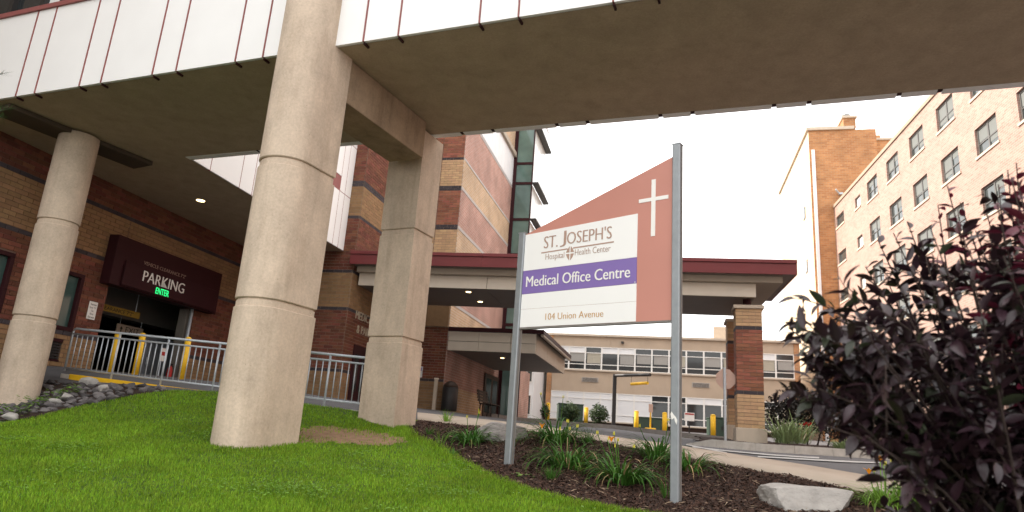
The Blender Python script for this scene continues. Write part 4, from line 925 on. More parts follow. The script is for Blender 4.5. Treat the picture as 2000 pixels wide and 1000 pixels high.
for (px, py), y, lb in (((232, 648), 15.0, 'left yellow bollard in the parking entrance, in front of the exit sign'), ((280, 650), 15.0, 'middle yellow bollard in the parking entrance, nearest the open garage'), ((369, 658), 14.9, 'right yellow bollard in the parking entrance, by the white warning sign')):
    p = pt(px, py, y); zb = h(p[0], p[1]); bollard((p[0], p[1], zb), p[2] - zb, .065, lb, 'yellow bollards at the parking entrance')
p = U(15.35, T0 - .9, 1.24); bollard(p, 1.15, .06, 'thin yellow bollard set back inside the garage opening', 'yellow bollards at the parking entrance')
for (px, pyb, pyt), y, lb in (((1069, 825, 786), 39, 'yellow bollard left of the tall green utility box by the small bush'), ((1144, 831, 795), 38, 'yellow bollard between the two round clipped bushes'),
                        ((1242.5, 841, 802), 36, 'yellow bollard left of the low green utility box'), ((1298, 846, 805), 34, 'yellow bollard right of the low green utility box, near the sign post'),
                        ((1393, 853, 809), 31.5, 'yellow bollard beside the back of the stop sign')):
    p = pt(px, pyb, y); q_ = pt(px, pyt, y); bollard(p, q_[2] - p[2], .115, lb, 'yellow bollards across the road')
def ubox(x0, x1, yt, yb, y, label, dpt=1.4, lid=False):
    p0, p1, q_ = pt(x0, yb, y), pt(x1, yb, y), pt((x0 + x1) / 2, yt, y); w = p1[0] - p0[0]; z0, z1 = min(p0[2], p1[2]) - .15, q_[2]
    t = thing('utility_box', (p0 + p1) / 2, label, 'utility box')
    mb = MB(); mb.box((p0[0], y, z0), (w, 0, 0), (0, dpt, 0), (0, 0, z1 - z0 - .06)); mb.build('cabinet', 'dark_green', t, bevel=.02)
    mb = MB(); mb.box((p0[0] - .03, y - .03, z1 - .06), (w + .06, 0, 0), (0, dpt + .06, 0), (0, 0, .06)); mb.build('lid', 'dark_green', t, bevel=.015)
    for k in range(2):
        mb = MB(); mb.box((p0[0] + w * (.03 + .48 * k), y - .015, z0 + .25), (w * .46, 0, 0), (0, .012, 0), (0, 0, z1 - z0 - .4)); d_ = mb.build('door', 'dark_green', t)
        mb = MB(); mb.box((p0[0] + w * (.44 + .1 * k), y - .03, (z0 + z1) / 2), (.05, 0, 0), (0, .014, 0), (0, 0, .16)); mb.build('handle', 'black_metal', d_)
ubox(1090, 1138, 788, 830, 40, 'tall dark green utility box behind the round bush')
ubox(1246, 1296, 815, 845, 37, 'low dark green utility box between two yellow bollards')
ubox(1397, 1424, 815, 858, 33, 'dark green utility box half hidden by the rear brick pillar')
# gantry with hanging yellow bar
y = 36.0; p0 = pt(1198, 836, y); p1 = pt(1201, 731, y); p2 = pt(1270, 729, y - 2.5)
gn = thing('height_gantry', p0, 'black height bar gantry with a yellow bar hanging from its arm', 'gantry')
mb = MB(); mb.box(p0 + np.array([-.09, -.09, -.2]), (.18, 0, 0), (0, .18, 0), (0, 0, p1[2] - p0[2] + .2)); mb.build('post', 'black_metal', gn)
mb = MB(); mb.tube([p1 - Z * .07, p2 - Z * .07], .085, 6); mb.build('arm', 'black_metal', gn)
a_, b_ = pt(1233, 750, y - 1.2), pt(1265, 748, y - 2.4); mb = MB(); mb.tube([a_, b_], .075, 10); hb2 = mb.build('hanging_bar', 'yellow', gn)
mb = MB()
for q_, w_ in ((a_, .1), (b_, .95)): mb.tube([q_, np.array([q_[0], q_[1], p1[2] - .07])], .012, 5)
mb.build('chain', 'black_metal', gn)
# yellow stand with small sign
p = pt(1270, 844, 34.5)
ys = thing('sign_stand', p, 'small yellow sign stand on a broad base before the low utility box', 'sign')
mb = MB(); mb.box(p + np.array([-.24, -.2, 0]), (.48, 0, 0), (0, .4, 0), (0, 0, .2)); mb.build('base', 'yellow', ys, bevel=.03)
mb = MB(); mb.tube([p + Z * .2, p + Z * 1.0], .04, 8); mb.build('post', 'yellow', ys)
mb = MB(); mb.box(p + np.array([-.1, -.05, .95]), (.2, 0, 0), (0, .02, 0), (0, 0, .4)); mb.build('sign_plate', 'stop_back', ys)
p = pt(1346, 858, 31); q_ = pt(1346, 820, 31)
ss = thing('small_sign', p, 'small white sign with a red stripe on a thin post right of the sign post', 'sign')
mb = MB(); mb.tube([p - Z * .2, q_], .03, 6); mb.build('post', 'black_metal', ss)
mb = MB(); mb.box(q_ + np.array([-.22, -.05, -.05]), (.44, 0, 0), (0, .02, 0), (0, 0, .36)); mb.build('sign_plate', 'ink_white', ss)
mb = MB(); mb.box(q_ + np.array([-.2, -.06, .22]), (.4, 0, 0), (0, .008, 0), (0, 0, .06)); mb.build('stripe', 'red_paint', ss)
# stop sign from behind
y = 19.4; pb, ptp = pt(1416.5, 860, y), pt(1417.5, 718, y); c = pt(1418, 740, y)
so = thing('stop_sign', pb, 'octagonal stop sign seen from behind on a grey post by the pillars', 'sign')
mb = MB(); mb.box(pb + np.array([-.03, -.03, -.1]), (.06, 0, 0), (0, .012, 0), (0, 0, ptp[2] - pb[2] + .1)); mb.box(pb + np.array([-.03, -.018, -.1]), (.012, 0, 0), (0, .03, 0), (0, 0, ptp[2] - pb[2] + .1)); mb.box(pb + np.array([.018, -.018, -.1]), (.012, 0, 0), (0, .03, 0), (0, 0, ptp[2] - pb[2] + .1)); mb.build('post', 'galv', so)
R_ = .295; oc = [c + np.array([R_ * math.cos(math.pi / 8 + i * math.pi / 4), .02, R_ * math.sin(math.pi / 8 + i * math.pi / 4)]) for i in range(8)]
mb = MB(); mb.plate(oc, np.array([0, .006, 0])); pl_ = mb.build('sign_plate', 'stop_back', so)
mb = MB(); mb.plate([q + np.array([0, .007, 0]) for q in oc], np.array([0, .002, 0])); mb.build('sign_face', 'red_paint', so)
mb = MB()
for dz in (-.15, .15): mb.tube([c + np.array([0, -.035, dz]), c + np.array([0, .02, dz])], .012, 6)
mb.build('bolt', 'galv', pl_)

# ================================================================== THE BIG SIGN
SL, SR = np.array([.18, 9.03, 0]), np.array([1.88, 7.69, 0]); su = (SR - SL); SW = np.linalg.norm(su); su /= SW; sn = np.array([su[1], -su[0], 0]); SZ = 1.97
big_sign = thing('hospital_sign', (SL + SR) / 2, 'large salmon and white hospital name sign between two grey metal posts on the mulch', 'sign')
def sg(u, v, d=0.0): return SL + su * u + Z * (SZ + v) + sn * d
def rpost(c, z0, z1, nm):
    mb = MB(); o = c - su * .05 - sn * .05 + Z * z0; e = .012; w = .1
    a_, b_ = su * w, sn * w
    mb.plate([o + su * e, o + su * (w - e), o + a_ + sn * e, o + a_ + sn * (w - e), o + a_ + b_ - su * e, o + b_ + su * e, o + b_ - sn * e, o + sn * e], Z * (z1 - z0))
    q = mb.build(nm, 'sign_post', big_sign); mb = MB(); mb.box(c - su * .052 - sn * .052 + Z * z1, su * .104, sn * .104, Z * .012); mb.build('cap', 'sign_post', q)
    mb = MB(); mb.box(c + su * .051 - sn * .012 + Z * z0, su * .006, sn * .024, Z * (z1 - z0)); mb.build('track', 'kerb_dark', q); return q
cR = SR + su * .05 + sn * .0; cL = SL - su * .05
zR = h(*cR[:2]); zL = h(*cL[:2])
pr_ = rpost(cR, zR - .3, 4.12, 'post'); pl2 = rpost(cL, zL - .3, SZ + 1.31, 'post')
mb = MB(); o = cR + sn * .0512 + Z * .86; mb.plate([o + su * x + Z * z for x, z in ((-.045, .06), (-.03, .0), (.0, .02), (.01, -.02), (.03, -.05), (.035, .0), (.02, .03), (-.01, .06), (-.03, .09))], sn * .001); mb.build('torn_sticker', 'ink_white', pr_)
mb = MB(); mb.plate([sg(.0, 0, -.02), sg(SW, 0, -.02), sg(SW, 2.01, -.02), sg(0, 1.29, -.02)], sn * .035); mb.build('salmon_panel', 'sign_salmon', big_sign)
mb = MB(); mb.box(sg(0, -.025, -.03), su * SW, sn * .055, Z * .024); mb.build('bottom_rail', 'kerb_dark', big_sign)
mb = MB(); mb.plate([sg(.002, .246, .0155), sg(1.709, .246, .0155), sg(1.709, .463, .0155), sg(.002, .447, .0155)], sn * .006); mb.build('white_panel', 'sign_white', big_sign)
mb = MB(); mb.plate([sg(.002, .002, .0155), sg(1.709, .004, .0155), sg(1.709, .243, .0155), sg(.002, .243, .0155)], sn * .006); mb.build('white_panel', 'sign_white', big_sign)
mb = MB(); mb.plate([sg(.002, .773, .0155), sg(1.706, .791, .0155), sg(1.706, 1.345, .0155), sg(.002, 1.285, .0155)], sn * .006); mb.build('white_panel', 'sign_white', big_sign)
mb = MB(); mb.plate([sg(.002, .45, .0155), sg(1.709, .466, .0155), sg(1.706, .788, .0155), sg(.002, .77, .0155)], sn * .0065); mb.build('purple_panel', 'sign_purple', big_sign)
mb = MB(); d_ = .0156
P_ = [(1.885, 1.03), (1.94, 1.03), (1.94, 1.478), (2.108, 1.478), (2.108, 1.525), (1.94, 1.525), (1.94, 1.757), (1.885, 1.757), (1.885, 1.525), (1.716, 1.525), (1.716, 1.478), (1.885, 1.478)]
mb.plate([sg(u, v, d_) for u, v in P_], sn * .004); mb.build('white_cross', 'ink_white', big_sign)
TD = .0222
text(big_sign, 'lettering', 'ST.', sg(.325, 1.055, TD), su, Z, .215, .165, 'ink_tan', .002, thin=.016, fat=.06)
text(big_sign, 'lettering', 'J', sg(.585, 1.045, TD), su, Z, .085, .215, 'ink_tan', .002, thin=.016, fat=.05)
text(big_sign, 'lettering', "OSEPH'S", sg(.69, 1.072, TD), su, Z, .66, .165, 'ink_tan', .002, thin=.016, fat=.06)
mb = MB(); mb.plate([sg(.285, .988, TD), sg(.70, .998, TD), sg(.70, 1.015, TD), sg(.285, 1.005, TD)], sn * .002); mb.plate([sg(.785, 1.0, TD), sg(1.386, 1.012, TD), sg(1.386, 1.03, TD), sg(.785, 1.017, TD)], sn * .002); mb.build('underline', 'ink_tan', big_sign)
text(big_sign, 'lettering', 'Hospital', sg(.36, .868, TD), su, Z, .295, .105, 'ink_tan', .002, thin=.018, fat=.03, split=False)
text(big_sign, 'lettering', 'Health Center', sg(.82, .905, TD), su, Z, .52, .082, 'ink_tan', .002, thin=.018, fat=.035, split=False)
mb = MB(); cx_, cy_ = .742, .944
for sx in (-1, 1):
    for ya, yb in ((.012, .096), (-.008, -.098)):
        mb.plate([sg(cx_ + sx * a, cy_ + b, TD) for a, b in ((.008, ya), (.062 if ya > 0 else .062, ya if ya > 0 else ya), (.040, (ya * .45 + yb * .55)), (.008, yb))][::sx], sn * .002)
mb.build('diamond_emblem', 'ink_tan', big_sign)
text(big_sign, 'lettering', 'Medical Office Centre', sg(.065, .545, TD + .0006), su, Z, 1.555, .145, 'ink_white', .002, thin=.004, fat=.05)
text(big_sign, 'lettering', '104 Union Avenue', sg(.412, .082, TD), su, Z, .855, .085, 'ink_orange', .002, thin=.018, fat=.05)
mb = MB()
for u, v in ((.53, .782), (1.12, .788), (1.69, .48)): mb.tube([sg(u, v, .02), sg(u, v, .027)], .007, 6)
mb.build('screw', 'ink_white', big_sign)
# ================================================================== ROCKS
def hull_rock(seed, n=16):
    r = random.Random(seed); bm = bmesh.new()
    for i in range(n):
        v = Vector((r.gauss(0, 1), r.gauss(0, 1), r.gauss(0, 1))).normalized() * r.uniform(.8, 1.0); bm.verts.new((v.x * .5, v.y * .36, v.z * .26))
    bmesh.ops.convex_hull(bm, input=bm.verts[:]); bmesh.ops.delete(bm, geom=[v for v in bm.verts if not v.link_faces], context='VERTS')
    bmesh.ops.bevel(bm, geom=bm.edges[:], offset=.025, segments=1, affect='EDGES', profile=.5)
    me = bpy.data.meshes.new('rock'); bm.to_mesh(me); bm.free(); me.materials.append(MATS['rock']); return me
rmesh = [hull_rock(i) for i in range(10)]
pale = [hull_rock(40 + i, 20) for i in range(3)]
for m_ in pale: m_.materials[0] = MATS['rock_pale']
r_ = random.Random(12); n_r = 0; cells = []
for tr in range(6000):
    x, y = r_.uniform(-12.5, -4.6), r_.uniform(11.6, 14.6)
    if not poly_mask(ROCKS, np.array([x]), np.array([y]))[0]: continue
    sz = r_.uniform(.12, .26)
    if any((x - a) ** 2 + (y - b) ** 2 < ((sz + c) * .36) ** 2 for a, b, c in cells): continue
    z = h(x, y); q = proj((x, y, z))
    if q is None or q[0] < -40 or q[0] > 480: continue
    cells.append((x, y, sz)); o = bpy.data.objects.new('riprap_rock', r_.choice(rmesh)); COL.objects.link(o); o.location = (x, y, z + sz * .10); o.scale = (sz * 1.15, sz * 1.1, sz * r_.uniform(.9, 1.5))
    o.rotation_euler = (r_.uniform(-.35, .35), r_.uniform(-.35, .35), r_.uniform(0, 6.28)); tag(o, 'grey angular riprap rock in the slope below the railing', 'rock', 'riprap rocks below the railing')
    if len(cells) > 280: break
for i, (px, py, s_, lb) in enumerate(((172, 752, .42, 'large pale grey rock at the top of the riprap near the railing'), (128, 783, .36, 'pale flat rock at the lower edge of the riprap by the grass'), (105, 792, .30, 'small pale rock beside the weeds at the foot of the round column'), (200, 766, .34, 'pale rock at the grass edge of the riprap'), (20, 822, .3, 'pale rock half in weeds in front of the round column'))):
    p = G(px, py); o = bpy.data.objects.new('pale_rock', pale[i % 3]); COL.objects.link(o); o.location = tuple(p + Z * .06); o.scale = (s_,) * 3; o.rotation_euler = (.2, .1, i * 1.7); tag(o, lb, 'rock', 'pale rocks in the riprap')
def boulder(p, sx, sy, sz, seed, label, rz=0.0, tilt=0.0, mat='rock_pale'):
    from mathutils import noise
    r = random.Random(seed); bm = bmesh.new(); bmesh.ops.create_icosphere(bm, subdivisions=5, radius=1)
    planes = [(Vector((r.gauss(0, 1), r.gauss(0, 1), r.gauss(0, .8))).normalized(), r.uniform(.62, .86)) for _ in range(13)] + [(Vector((.15, -.1, 1)).normalized(), .55), (Vector((-.5, -.8, .25)).normalized(), .66)]
    for v in bm.verts:
        for n, d in planes:
            k = v.co.dot(n) - d
            if k > 0: v.co -= n * k * .95
        n1 = noise.fractal(v.co * 2.2 + Vector((seed, 0, 0)), 1.0, 2.0, 5); n2 = noise.fractal(Vector((v.co.x * 3, v.co.y * 3, v.co.z * 14)) + Vector((0, seed, 0)), 1.0, 2.0, 3); v.co *= 1 + .05 * n1 + .018 * n2
        v.co = Vector((v.co.x * sx, v.co.y * sy, v.co.z * sz))
    me = bpy.data.meshes.new('boulder'); bm.to_mesh(me); bm.free(); me.materials.append(MATS[mat])
    for q in me.polygons: q.use_smooth = True
    if hasattr(me, 'set_sharp_from_angle'): me.set_sharp_from_angle(angle=math.radians(32))
    o = bpy.data.objects.new('boulder', me); COL.objects.link(o); o.location = tuple(p); o.rotation_euler = (tilt, tilt * .5, rz); return tag(o, label, 'boulder')
p = G(1582, 985); boulder(p + Z * .03, .66, .42, .26, 5, 'pale grey angular boulder on the mulch right of the tall post', .35, -.06)
p = G(978, 858); boulder(p + Z * .08, .50, .38, .27, 9, 'flat layered grey boulder on the mulch behind the left sign post', .2, 0, 'rock_layered')

# ================================================================== PLANTS
def blade(mb, base, az, length, lean, width, droop, n=6, fold=.25, twist=0.0):
    """arching strap leaf"""
    base = np.asarray(base, float); d = np.array([math.cos(az), math.sin(az), 0]); sd = np.array([-d[1], d[0], 0]); pos = base.copy(); ang = math.pi / 2 - lean; V = []
    for i in range(n + 1):
        t = i / n; w = width * (1 - t ** 2.2) * (.7 + .6 * min(1, t * 3)) * .5 + .0006
        V += [pos - sd * w, pos - Z * w * fold * 1.2, pos + sd * w]
        ang -= droop / n * (.4 + 1.2 * t); pos = pos + (d * math.cos(ang) + Z * math.sin(ang)) * length / n
    F = []
    for i in range(n):
        a = i * 3; F += [(a, a + 1, a + 4, a + 3), (a + 1, a + 2, a + 5, a + 4)]
    mb.add(V, F); return pos
def flower(parent, top, mat, s=.05, rnd=None, nm='flower'):
    mb = MB(); top = np.asarray(top)
    for i in range(6):
        a = i * math.pi / 3; d = np.array([math.cos(a), math.sin(a), 0]); sd = np.array([-d[1], d[0], 0])
        P = [top, top + d * s * .35 + Z * s * .7 - sd * s * .2, top + d * s * .95 + Z * s * .95, top + d * s * .35 + Z * s * .7 + sd * s * .2]; mb.add(P, [(0, 1, 2, 3)])
    mb.build(nm, mat, parent)
def daylily(px, py, rad, hgt, n, label, flowers=0, buds=0, seed=0, dry=.06, mat='lily', w=.016):
    n = int(n * 2.1); hgt *= 1.2
    r = random.Random(seed); c = G(px, py); t = thing('daylily', c, label, 'daylily', 'daylily clumps in the mulch bed')
    for i in range(n):
        a = r.uniform(0, 6.283); rr = r.random() ** .7 * rad * .42; b = c + np.array([math.cos(a) * rr, math.sin(a) * rr, -.01]); az = a + r.uniform(-.6, .6)
        mb = MB(); L_ = hgt * r.uniform(.75, 1.5); blade(mb, b, az, L_, r.uniform(.1, .85), w * r.uniform(.7, 1.25), r.uniform(1.6, 2.9), 7)
        mb.build('leaf', 'lily_dry' if r.random() < dry else mat, t, smooth=True)
    for i in range(flowers + buds):
        a = r.uniform(0, 6.283); b = c + np.array([math.cos(a), math.sin(a), 0]) * rad * .2; tip = b + np.array([math.cos(a) * rad * r.uniform(.1, .55), math.sin(a) * rad * r.uniform(.1, .55) , hgt * r.uniform(.85, 1.3)])
        mb = MB(); mb.tube([b, (b + tip) / 2 + Z * .04, tip], [.006, .0055, .005], 6); sc = mb.build('flower_stem', mat, t)
        if i < flowers: flower(sc, tip, 'petal', .075)
        else:
            mb = MB()
            for k in range(3):
                q = tip + np.array([r.uniform(-.015, .015), r.uniform(-.015, .015), 0]); mb.tube([q, q + Z * .018, q + Z * .045], [.003, .006, .0015], 5)
            mb.build('bud', 'petal_yellow', sc)
daylily(917, 868, .34, .34, 60, 'daylily clump on the mulch left of the left sign post', 0, 3, 1)
daylily(1086, 866, .48, .46, 80, 'tallest daylily clump, behind the one with orange blooms between the sign posts', 0, 2, 2)
daylily(1108, 915, .48, .40, 80, 'broad daylily clump with one orange bloom right of the left sign post', 1, 4, 3, .09)
daylily(1215, 945, .46, .36, 75, 'nearest daylily clump with orange bloom and yellow buds left of the right post', 1, 6, 4, .10, w=.022)
daylily(1283, 900, .42, .38, 60, 'daylily clump with yellow buds close behind the right sign post', 0, 4, 5)
daylily(1345, 922, .40, .34, 56, 'daylily clump just right of the right sign post', 0, 0, 6, .1)
daylily(1728, 992, .42, .30, 70, 'bright daylily clump with orange blooms behind the pale boulder', 3, 3, 7, .03, 'weed', .011)
daylily(1775, 985, .36, .34, 40, 'small daylily clump with yellow buds below the purple bush', 0, 5, 8, .05, 'weed', .012)
def tuft(px, py, rad, hgt, n, label, seed, mat='weed', w=.008, cat='grass tuft', name='grass_tuft'):
    r = random.Random(seed); c = G(px, py); t = thing(name, c, label, cat); mb = MB()
    for i in range(n):
        a = r.uniform(0, 6.283); b = c + np.array([math.cos(a), math.sin(a), 0]) * r.random() * rad * .4; blade(mb, b, a, hgt * r.uniform(.7, 1.3), r.uniform(.05, .6), w, r.uniform(.2, 1.3), 4)
    mb.build('leaves', mat, t, kind='stuff', smooth=True)
tuft(872, 826, .2, .22, 45, 'small green grass tuft at the far edge of the mulch', 1)
tuft(1076, 940, .16, .20, 70, 'fine dark green tuft at the foot of the broad daylily', 2, 'lily', .005)
tuft(860, 872, .15, .26, 14, 'thin wispy weed on the mulch near the square column', 3, 'weed', .006)
tuft(885, 893, .12, .14, 22, 'low grass tuft at the lawn edge of the mulch', 4, 'lily', .006)
tuft(838, 852, .18, .14, 40, 'sparse dark weeds at the foot of the square column', 5, 'lily', .006)
tuft(1300, 975, .14, .26, 18, 'thin grass stems at the foot of the right sign post', 6, 'lily', .005)
tuft(800, 824, .1, .2, 14, 'thin weeds against the right side of the square column', 7, 'lily', .006)
tuft(1150, 868, .22, .24, 40, 'small grassy clump right of the tallest daylily', 8, 'lily', .008)
def leafy(px, py, rad, n, label, seed, sz=.04, mat='weed', hgt=.06):
    r = random.Random(seed); c = G(px, py); t = thing('leafy_weed', c, label, 'weed'); mb = MB()
    for i in range(n):
        a = r.uniform(0, 6.283); q = c + np.array([math.cos(a), math.sin(a), 0]) * r.random() ** .6 * rad + Z * r.uniform(.02, hgt); s = sz * r.uniform(.6, 1.2); d = np.array([math.cos(a), math.sin(a), r.uniform(-.2, .4)]); sd = np.array([-math.sin(a), math.cos(a), 0])
        mb.add([q, q + d * s * .3 + sd * s * .42, q + d * s * .8 + sd * s * .38, q + d * s * 1.1, q + d * s * .8 - sd * s * .38, q + d * s * .3 - sd * s * .42], [(0, 1, 2, 3), (0, 3, 4, 5)])
    mb.build('leaves', mat, t, kind='stuff')
leafy(1018, 936, .12, 14, 'light green round leaved weed at the lawn edge right of the left post', 1, .055)
leafy(1132, 928, .12, 14, 'round leaved weed at the front of the broad daylily', 2, .055, hgt=.16)
leafy(975, 862, .3, 40, 'light green leafy weed in front of the flat grey boulder', 3, .06, hgt=.12)
for i, (px, py, rd_, n_l) in enumerate(((70, 795, .34, 170), (15, 812, .4, 190), (130, 775, .2, 60), (150, 770, .15, 40), (105, 782, .2, 70))): leafy(px, py, rd_, n_l, ('dense green weed at the foot of the round column', 'green weed spreading at the left edge of the lawn', 'small green weed among the grey rocks', 'tiny green weed high among the grey rocks', 'green weed between the round column and the pale rocks')[i], 20 + i, .055, 'weed', .18)
def leaf_cloud(mb, c, rad, n, size, r, shell=.55, flat=.5):
    c = np.asarray(c)
    for i in range(n):
        v = np.array([r.gauss(0, 1), r.gauss(0, 1), r.gauss(0, 1)]); v /= np.linalg.norm(v); k = (shell + (1 - shell) * r.random()) * (1 + .12 * math.sin(5 * v[0] + 3 * v[2]) + .08 * math.sin(9 * v[1])); p = c + v * rad * k
        d = v + np.array([r.gauss(0, flat), r.gauss(0, flat), r.gauss(0, flat)]); d /= np.linalg.norm(d); e = np.cross(d, (r.gauss(0, 1), r.gauss(0, 1), r.gauss(0, 1))); e /= np.linalg.norm(e) + 1e-9; s = size * r.uniform(.6, 1.3)
        g = np.cross(d, e); mb.add([p, p + e * s * .5 + g * s * .3, p + e * s, p + e * s * .5 - g * s * .3], [(0, 1, 2), (0, 2, 3)])
def shrub(px, pyb, w, hh, y, label, n, mat, size, seed, stem=.25):
    b = pt(px, pyb, y); r = random.Random(seed); t = thing('round_shrub', b, label, 'shrub'); c = b + Z * (stem + hh / 2)
    mb = MB(); leaf_cloud(mb, c, np.array([w / 2, w / 2, hh / 2]), n, size, r); mb.build('crown', mat, t, kind='stuff')
    mb = MB()
    for k in range(5): mb.tube([b + np.array([r.uniform(-.06, .06), r.uniform(-.06, .06), -.1]), c + np.array([r.uniform(-.3, .3) * w, r.uniform(-.3, .3) * w, 0])], [.04, .015], 5)
    mb.build('stem', 'bark_dark', t)
shrub(1113, 832, 1.15, 1.05, 38.5, 'round clipped bush on a bare stem before the tall utility box', 1300, 'shrub_leaf', .12, 1)
shrub(1170, 832, 1.05, 1.05, 37.5, 'round clipped bush between bollard and black gantry post', 1300, 'shrub_leaf', .12, 2, .1)
shrub(1064, 826, .55, .8, 38.5, 'small loose bush at the left yellow bollard across the road', 300, 'shrub_leaf', .12, 3)
b = pt(1550, 862, 21.5); t = thing('dark_shrub', b, 'large dark leaved shrub behind the ornamental grass right of the pillars', 'shrub'); r = random.Random(5); mb = MB()
for dx, dz, ra, n in ((-.3, .85, .75, 1300), (.5, .95, .8, 1500), (1.2, .75, .75, 1200), (.2, 1.35, .5, 600), (1.9, .6, .6, 700)): leaf_cloud(mb, b + np.array([dx, r.uniform(-.2, .2), dz]), np.array([ra, ra, ra * .85]), n, .10, r, .4)
mb.build('crown', 'shrub_dark', t, kind='stuff'); mb = MB()
for k in range(6): mb.tube([b + np.array([.3 * k - .5, 0, -.2]), b + np.array([.4 * k - .6, 0, .9])], [.03, .012], 5)
mb.build('stem', 'bark_dark', t)
def reed(px, py, y, n, hgt, label, seed, name='ornamental_grass'):
    b = pt(px, py, y); r = random.Random(seed); t = thing(name, b, label, 'ornamental grass'); mb = MB()
    for i in range(n):
        a = r.uniform(0, 6.283); blade(mb, b + np.array([math.cos(a), math.sin(a), 0]) * r.random() * .3, a, hgt * r.uniform(.7, 1.3), r.uniform(.1, .6), .03, r.uniform(.3, 1.8), 6)
    mb.build('leaves', 'reed', t, kind='stuff', smooth=True); return t
reed(1533, 866, 18.3, 90, .75, 'pale striped ornamental grass at the foot of the dark shrub', 1); reed(1560, 866, 18.6, 60, .8, 'smaller pale ornamental grass beside the red flower', 2)
b = pt(1577, 862, 18.4); rf = thing('red_flower', b, 'single bright red flower in front of the dark shrub', 'flower'); mb = MB(); mb.tube([b, b + Z * .42], .008, 5); mb.build('stem', 'weed', rf); 
for k in range(4): flower(rf, b + np.array([.05 * k - .07, -.02 * k, .38 + .03 * (k % 2)]), 'petal_red', .09)
tq = G(1640, 872); reed(1650, 878, 17.6, 160, .28, 'low bright green edging plants along the island kerb', 4, 'edging_plant')
# conifer sprig reaching in at the left edge
c = pt(-30, 215, 3.2); t = thing('conifer_branch', c, 'green conifer branch tips reaching in at the left edge', 'branch'); mb = MB(); mb2 = MB(); r = random.Random(4)
for tip, n in (((14, 142), 26), ((20, 212), 60), ((8, 228), 40)):
    e = pt(*tip, 3.2); s0 = pt(-120, tip[1] + 30, 3.3); mb2.tube([s0, (s0 + e) / 2, e], [.006, .004, .001], 5)
    for i in range(n):
        k = .55 + .45 * r.random(); q = s0 + (e - s0) * k; d = (e - s0) / np.linalg.norm(e - s0) * .7 + np.array([r.gauss(0, .5), r.gauss(0, .5), r.gauss(0, .5)]); d /= np.linalg.norm(d); L_ = .05; sd = np.cross(d, (0, 0, 1)); mb.add([q - sd * .0015, q + sd * .0015, q + d * L_], [(0, 1, 2)])
s0 = pt(-120, 190, 3.3); mb2.tube([s0 + np.array([-.3, 0, -2.2]), s0 + np.array([-.1, 0, -1]), s0 + Z * .35], [.03, .02, .005], 6)
mb2.build('twig', 'bark_dark', t); mb.build('needles', 'conifer', t, kind='stuff')

# ================================================================== PURPLE LEAVED BUSH
bc = np.array([1.95, 2.62, 0]); bc[2] = h(bc[0], bc[1])
pbush = thing('purple_bush', bc, 'large purple leaved bush with upright red tipped shoots at the right edge', 'bush')
r = random.Random(21); stems = MB(); leaves = []
def leafmesh(k):
    rr = random.Random(k); n = 5; V = []; W_ = .5 * rr.uniform(.36, .47); cur = rr.uniform(.1, .55)
    for i in range(n + 1):
        t = i / n; w = W_ * math.sin(math.pi * min(1, t ** .85 * .98 + .01)) ** .8; z = -cur * t * t * .6; V += [(t, -w, z + w * .35), (t, 0, z), (t, w, z + w * .35)]
    F = []
    for i in range(n):
        a = i * 3; F += [(a, a + 3, a + 4, a + 1), (a + 1, a + 4, a + 5, a + 2)]
    return np.array(V), F
LMS = [leafmesh(k) for k in range(5)]
def add_leaf(p, d, s, mat):
    if p[2] < .73 - .64 * (p[0] - 1.035) + .06 * math.sin(p[0] * 31 + p[1] * 17) and p[0] < 1.95 and r.random() < .94: return      # bare lower stems on the bed side
    if p[2] < .2 and r.random() < .6: return
    d = d / np.linalg.norm(d); upv = np.array([r.gauss(0, .45), r.gauss(0, .45), 1.0]); sd = np.cross(upv, d); sd /= np.linalg.norm(sd) + 1e-9; n = np.cross(d, sd)
    leaves.append((p, d, sd, n, s, mat, r.randrange(5)))
def curve(p0, p1, bulge, n=7):
    m = (p0 + p1) / 2 + bulge; t = np.linspace(0, 1, n)[:, None]; return (1 - t) ** 2 * p0 + 2 * t * (1 - t) * m + t ** 2 * p1
def twig(P, nl, size, mat, r0):
    stems.tube(list(P), list(np.linspace(r0, .0012, len(P))), 5)
    for i in range(nl):
        t = .08 + .92 * (i + r.random() * .6) / nl; t = min(t, .999); x = t * (len(P) - 1); k = int(x); q = P[k] + (P[k + 1] - P[k]) * (x - k); ax = P[k + 1] - P[k]; ax /= np.linalg.norm(ax)
        a = i * 2.4 + r.uniform(-.5, .5); e = np.cross(ax, (0.3, .1, 1)); e /= np.linalg.norm(e); g = np.cross(ax, e); d = ax * r.uniform(.35, .9) + (e * math.cos(a) + g * math.sin(a)) * r.uniform(.6, 1) - Z * .12
        m_ = mat if r.random() < .8 else ('purple_leaf_green' if r.random() < .5 and mat == 'purple_leaf' else 'purple_leaf'); add_leaf(q, d, size * r.uniform(.55, 1.35) * (1 - .35 * t ** 3), m_)
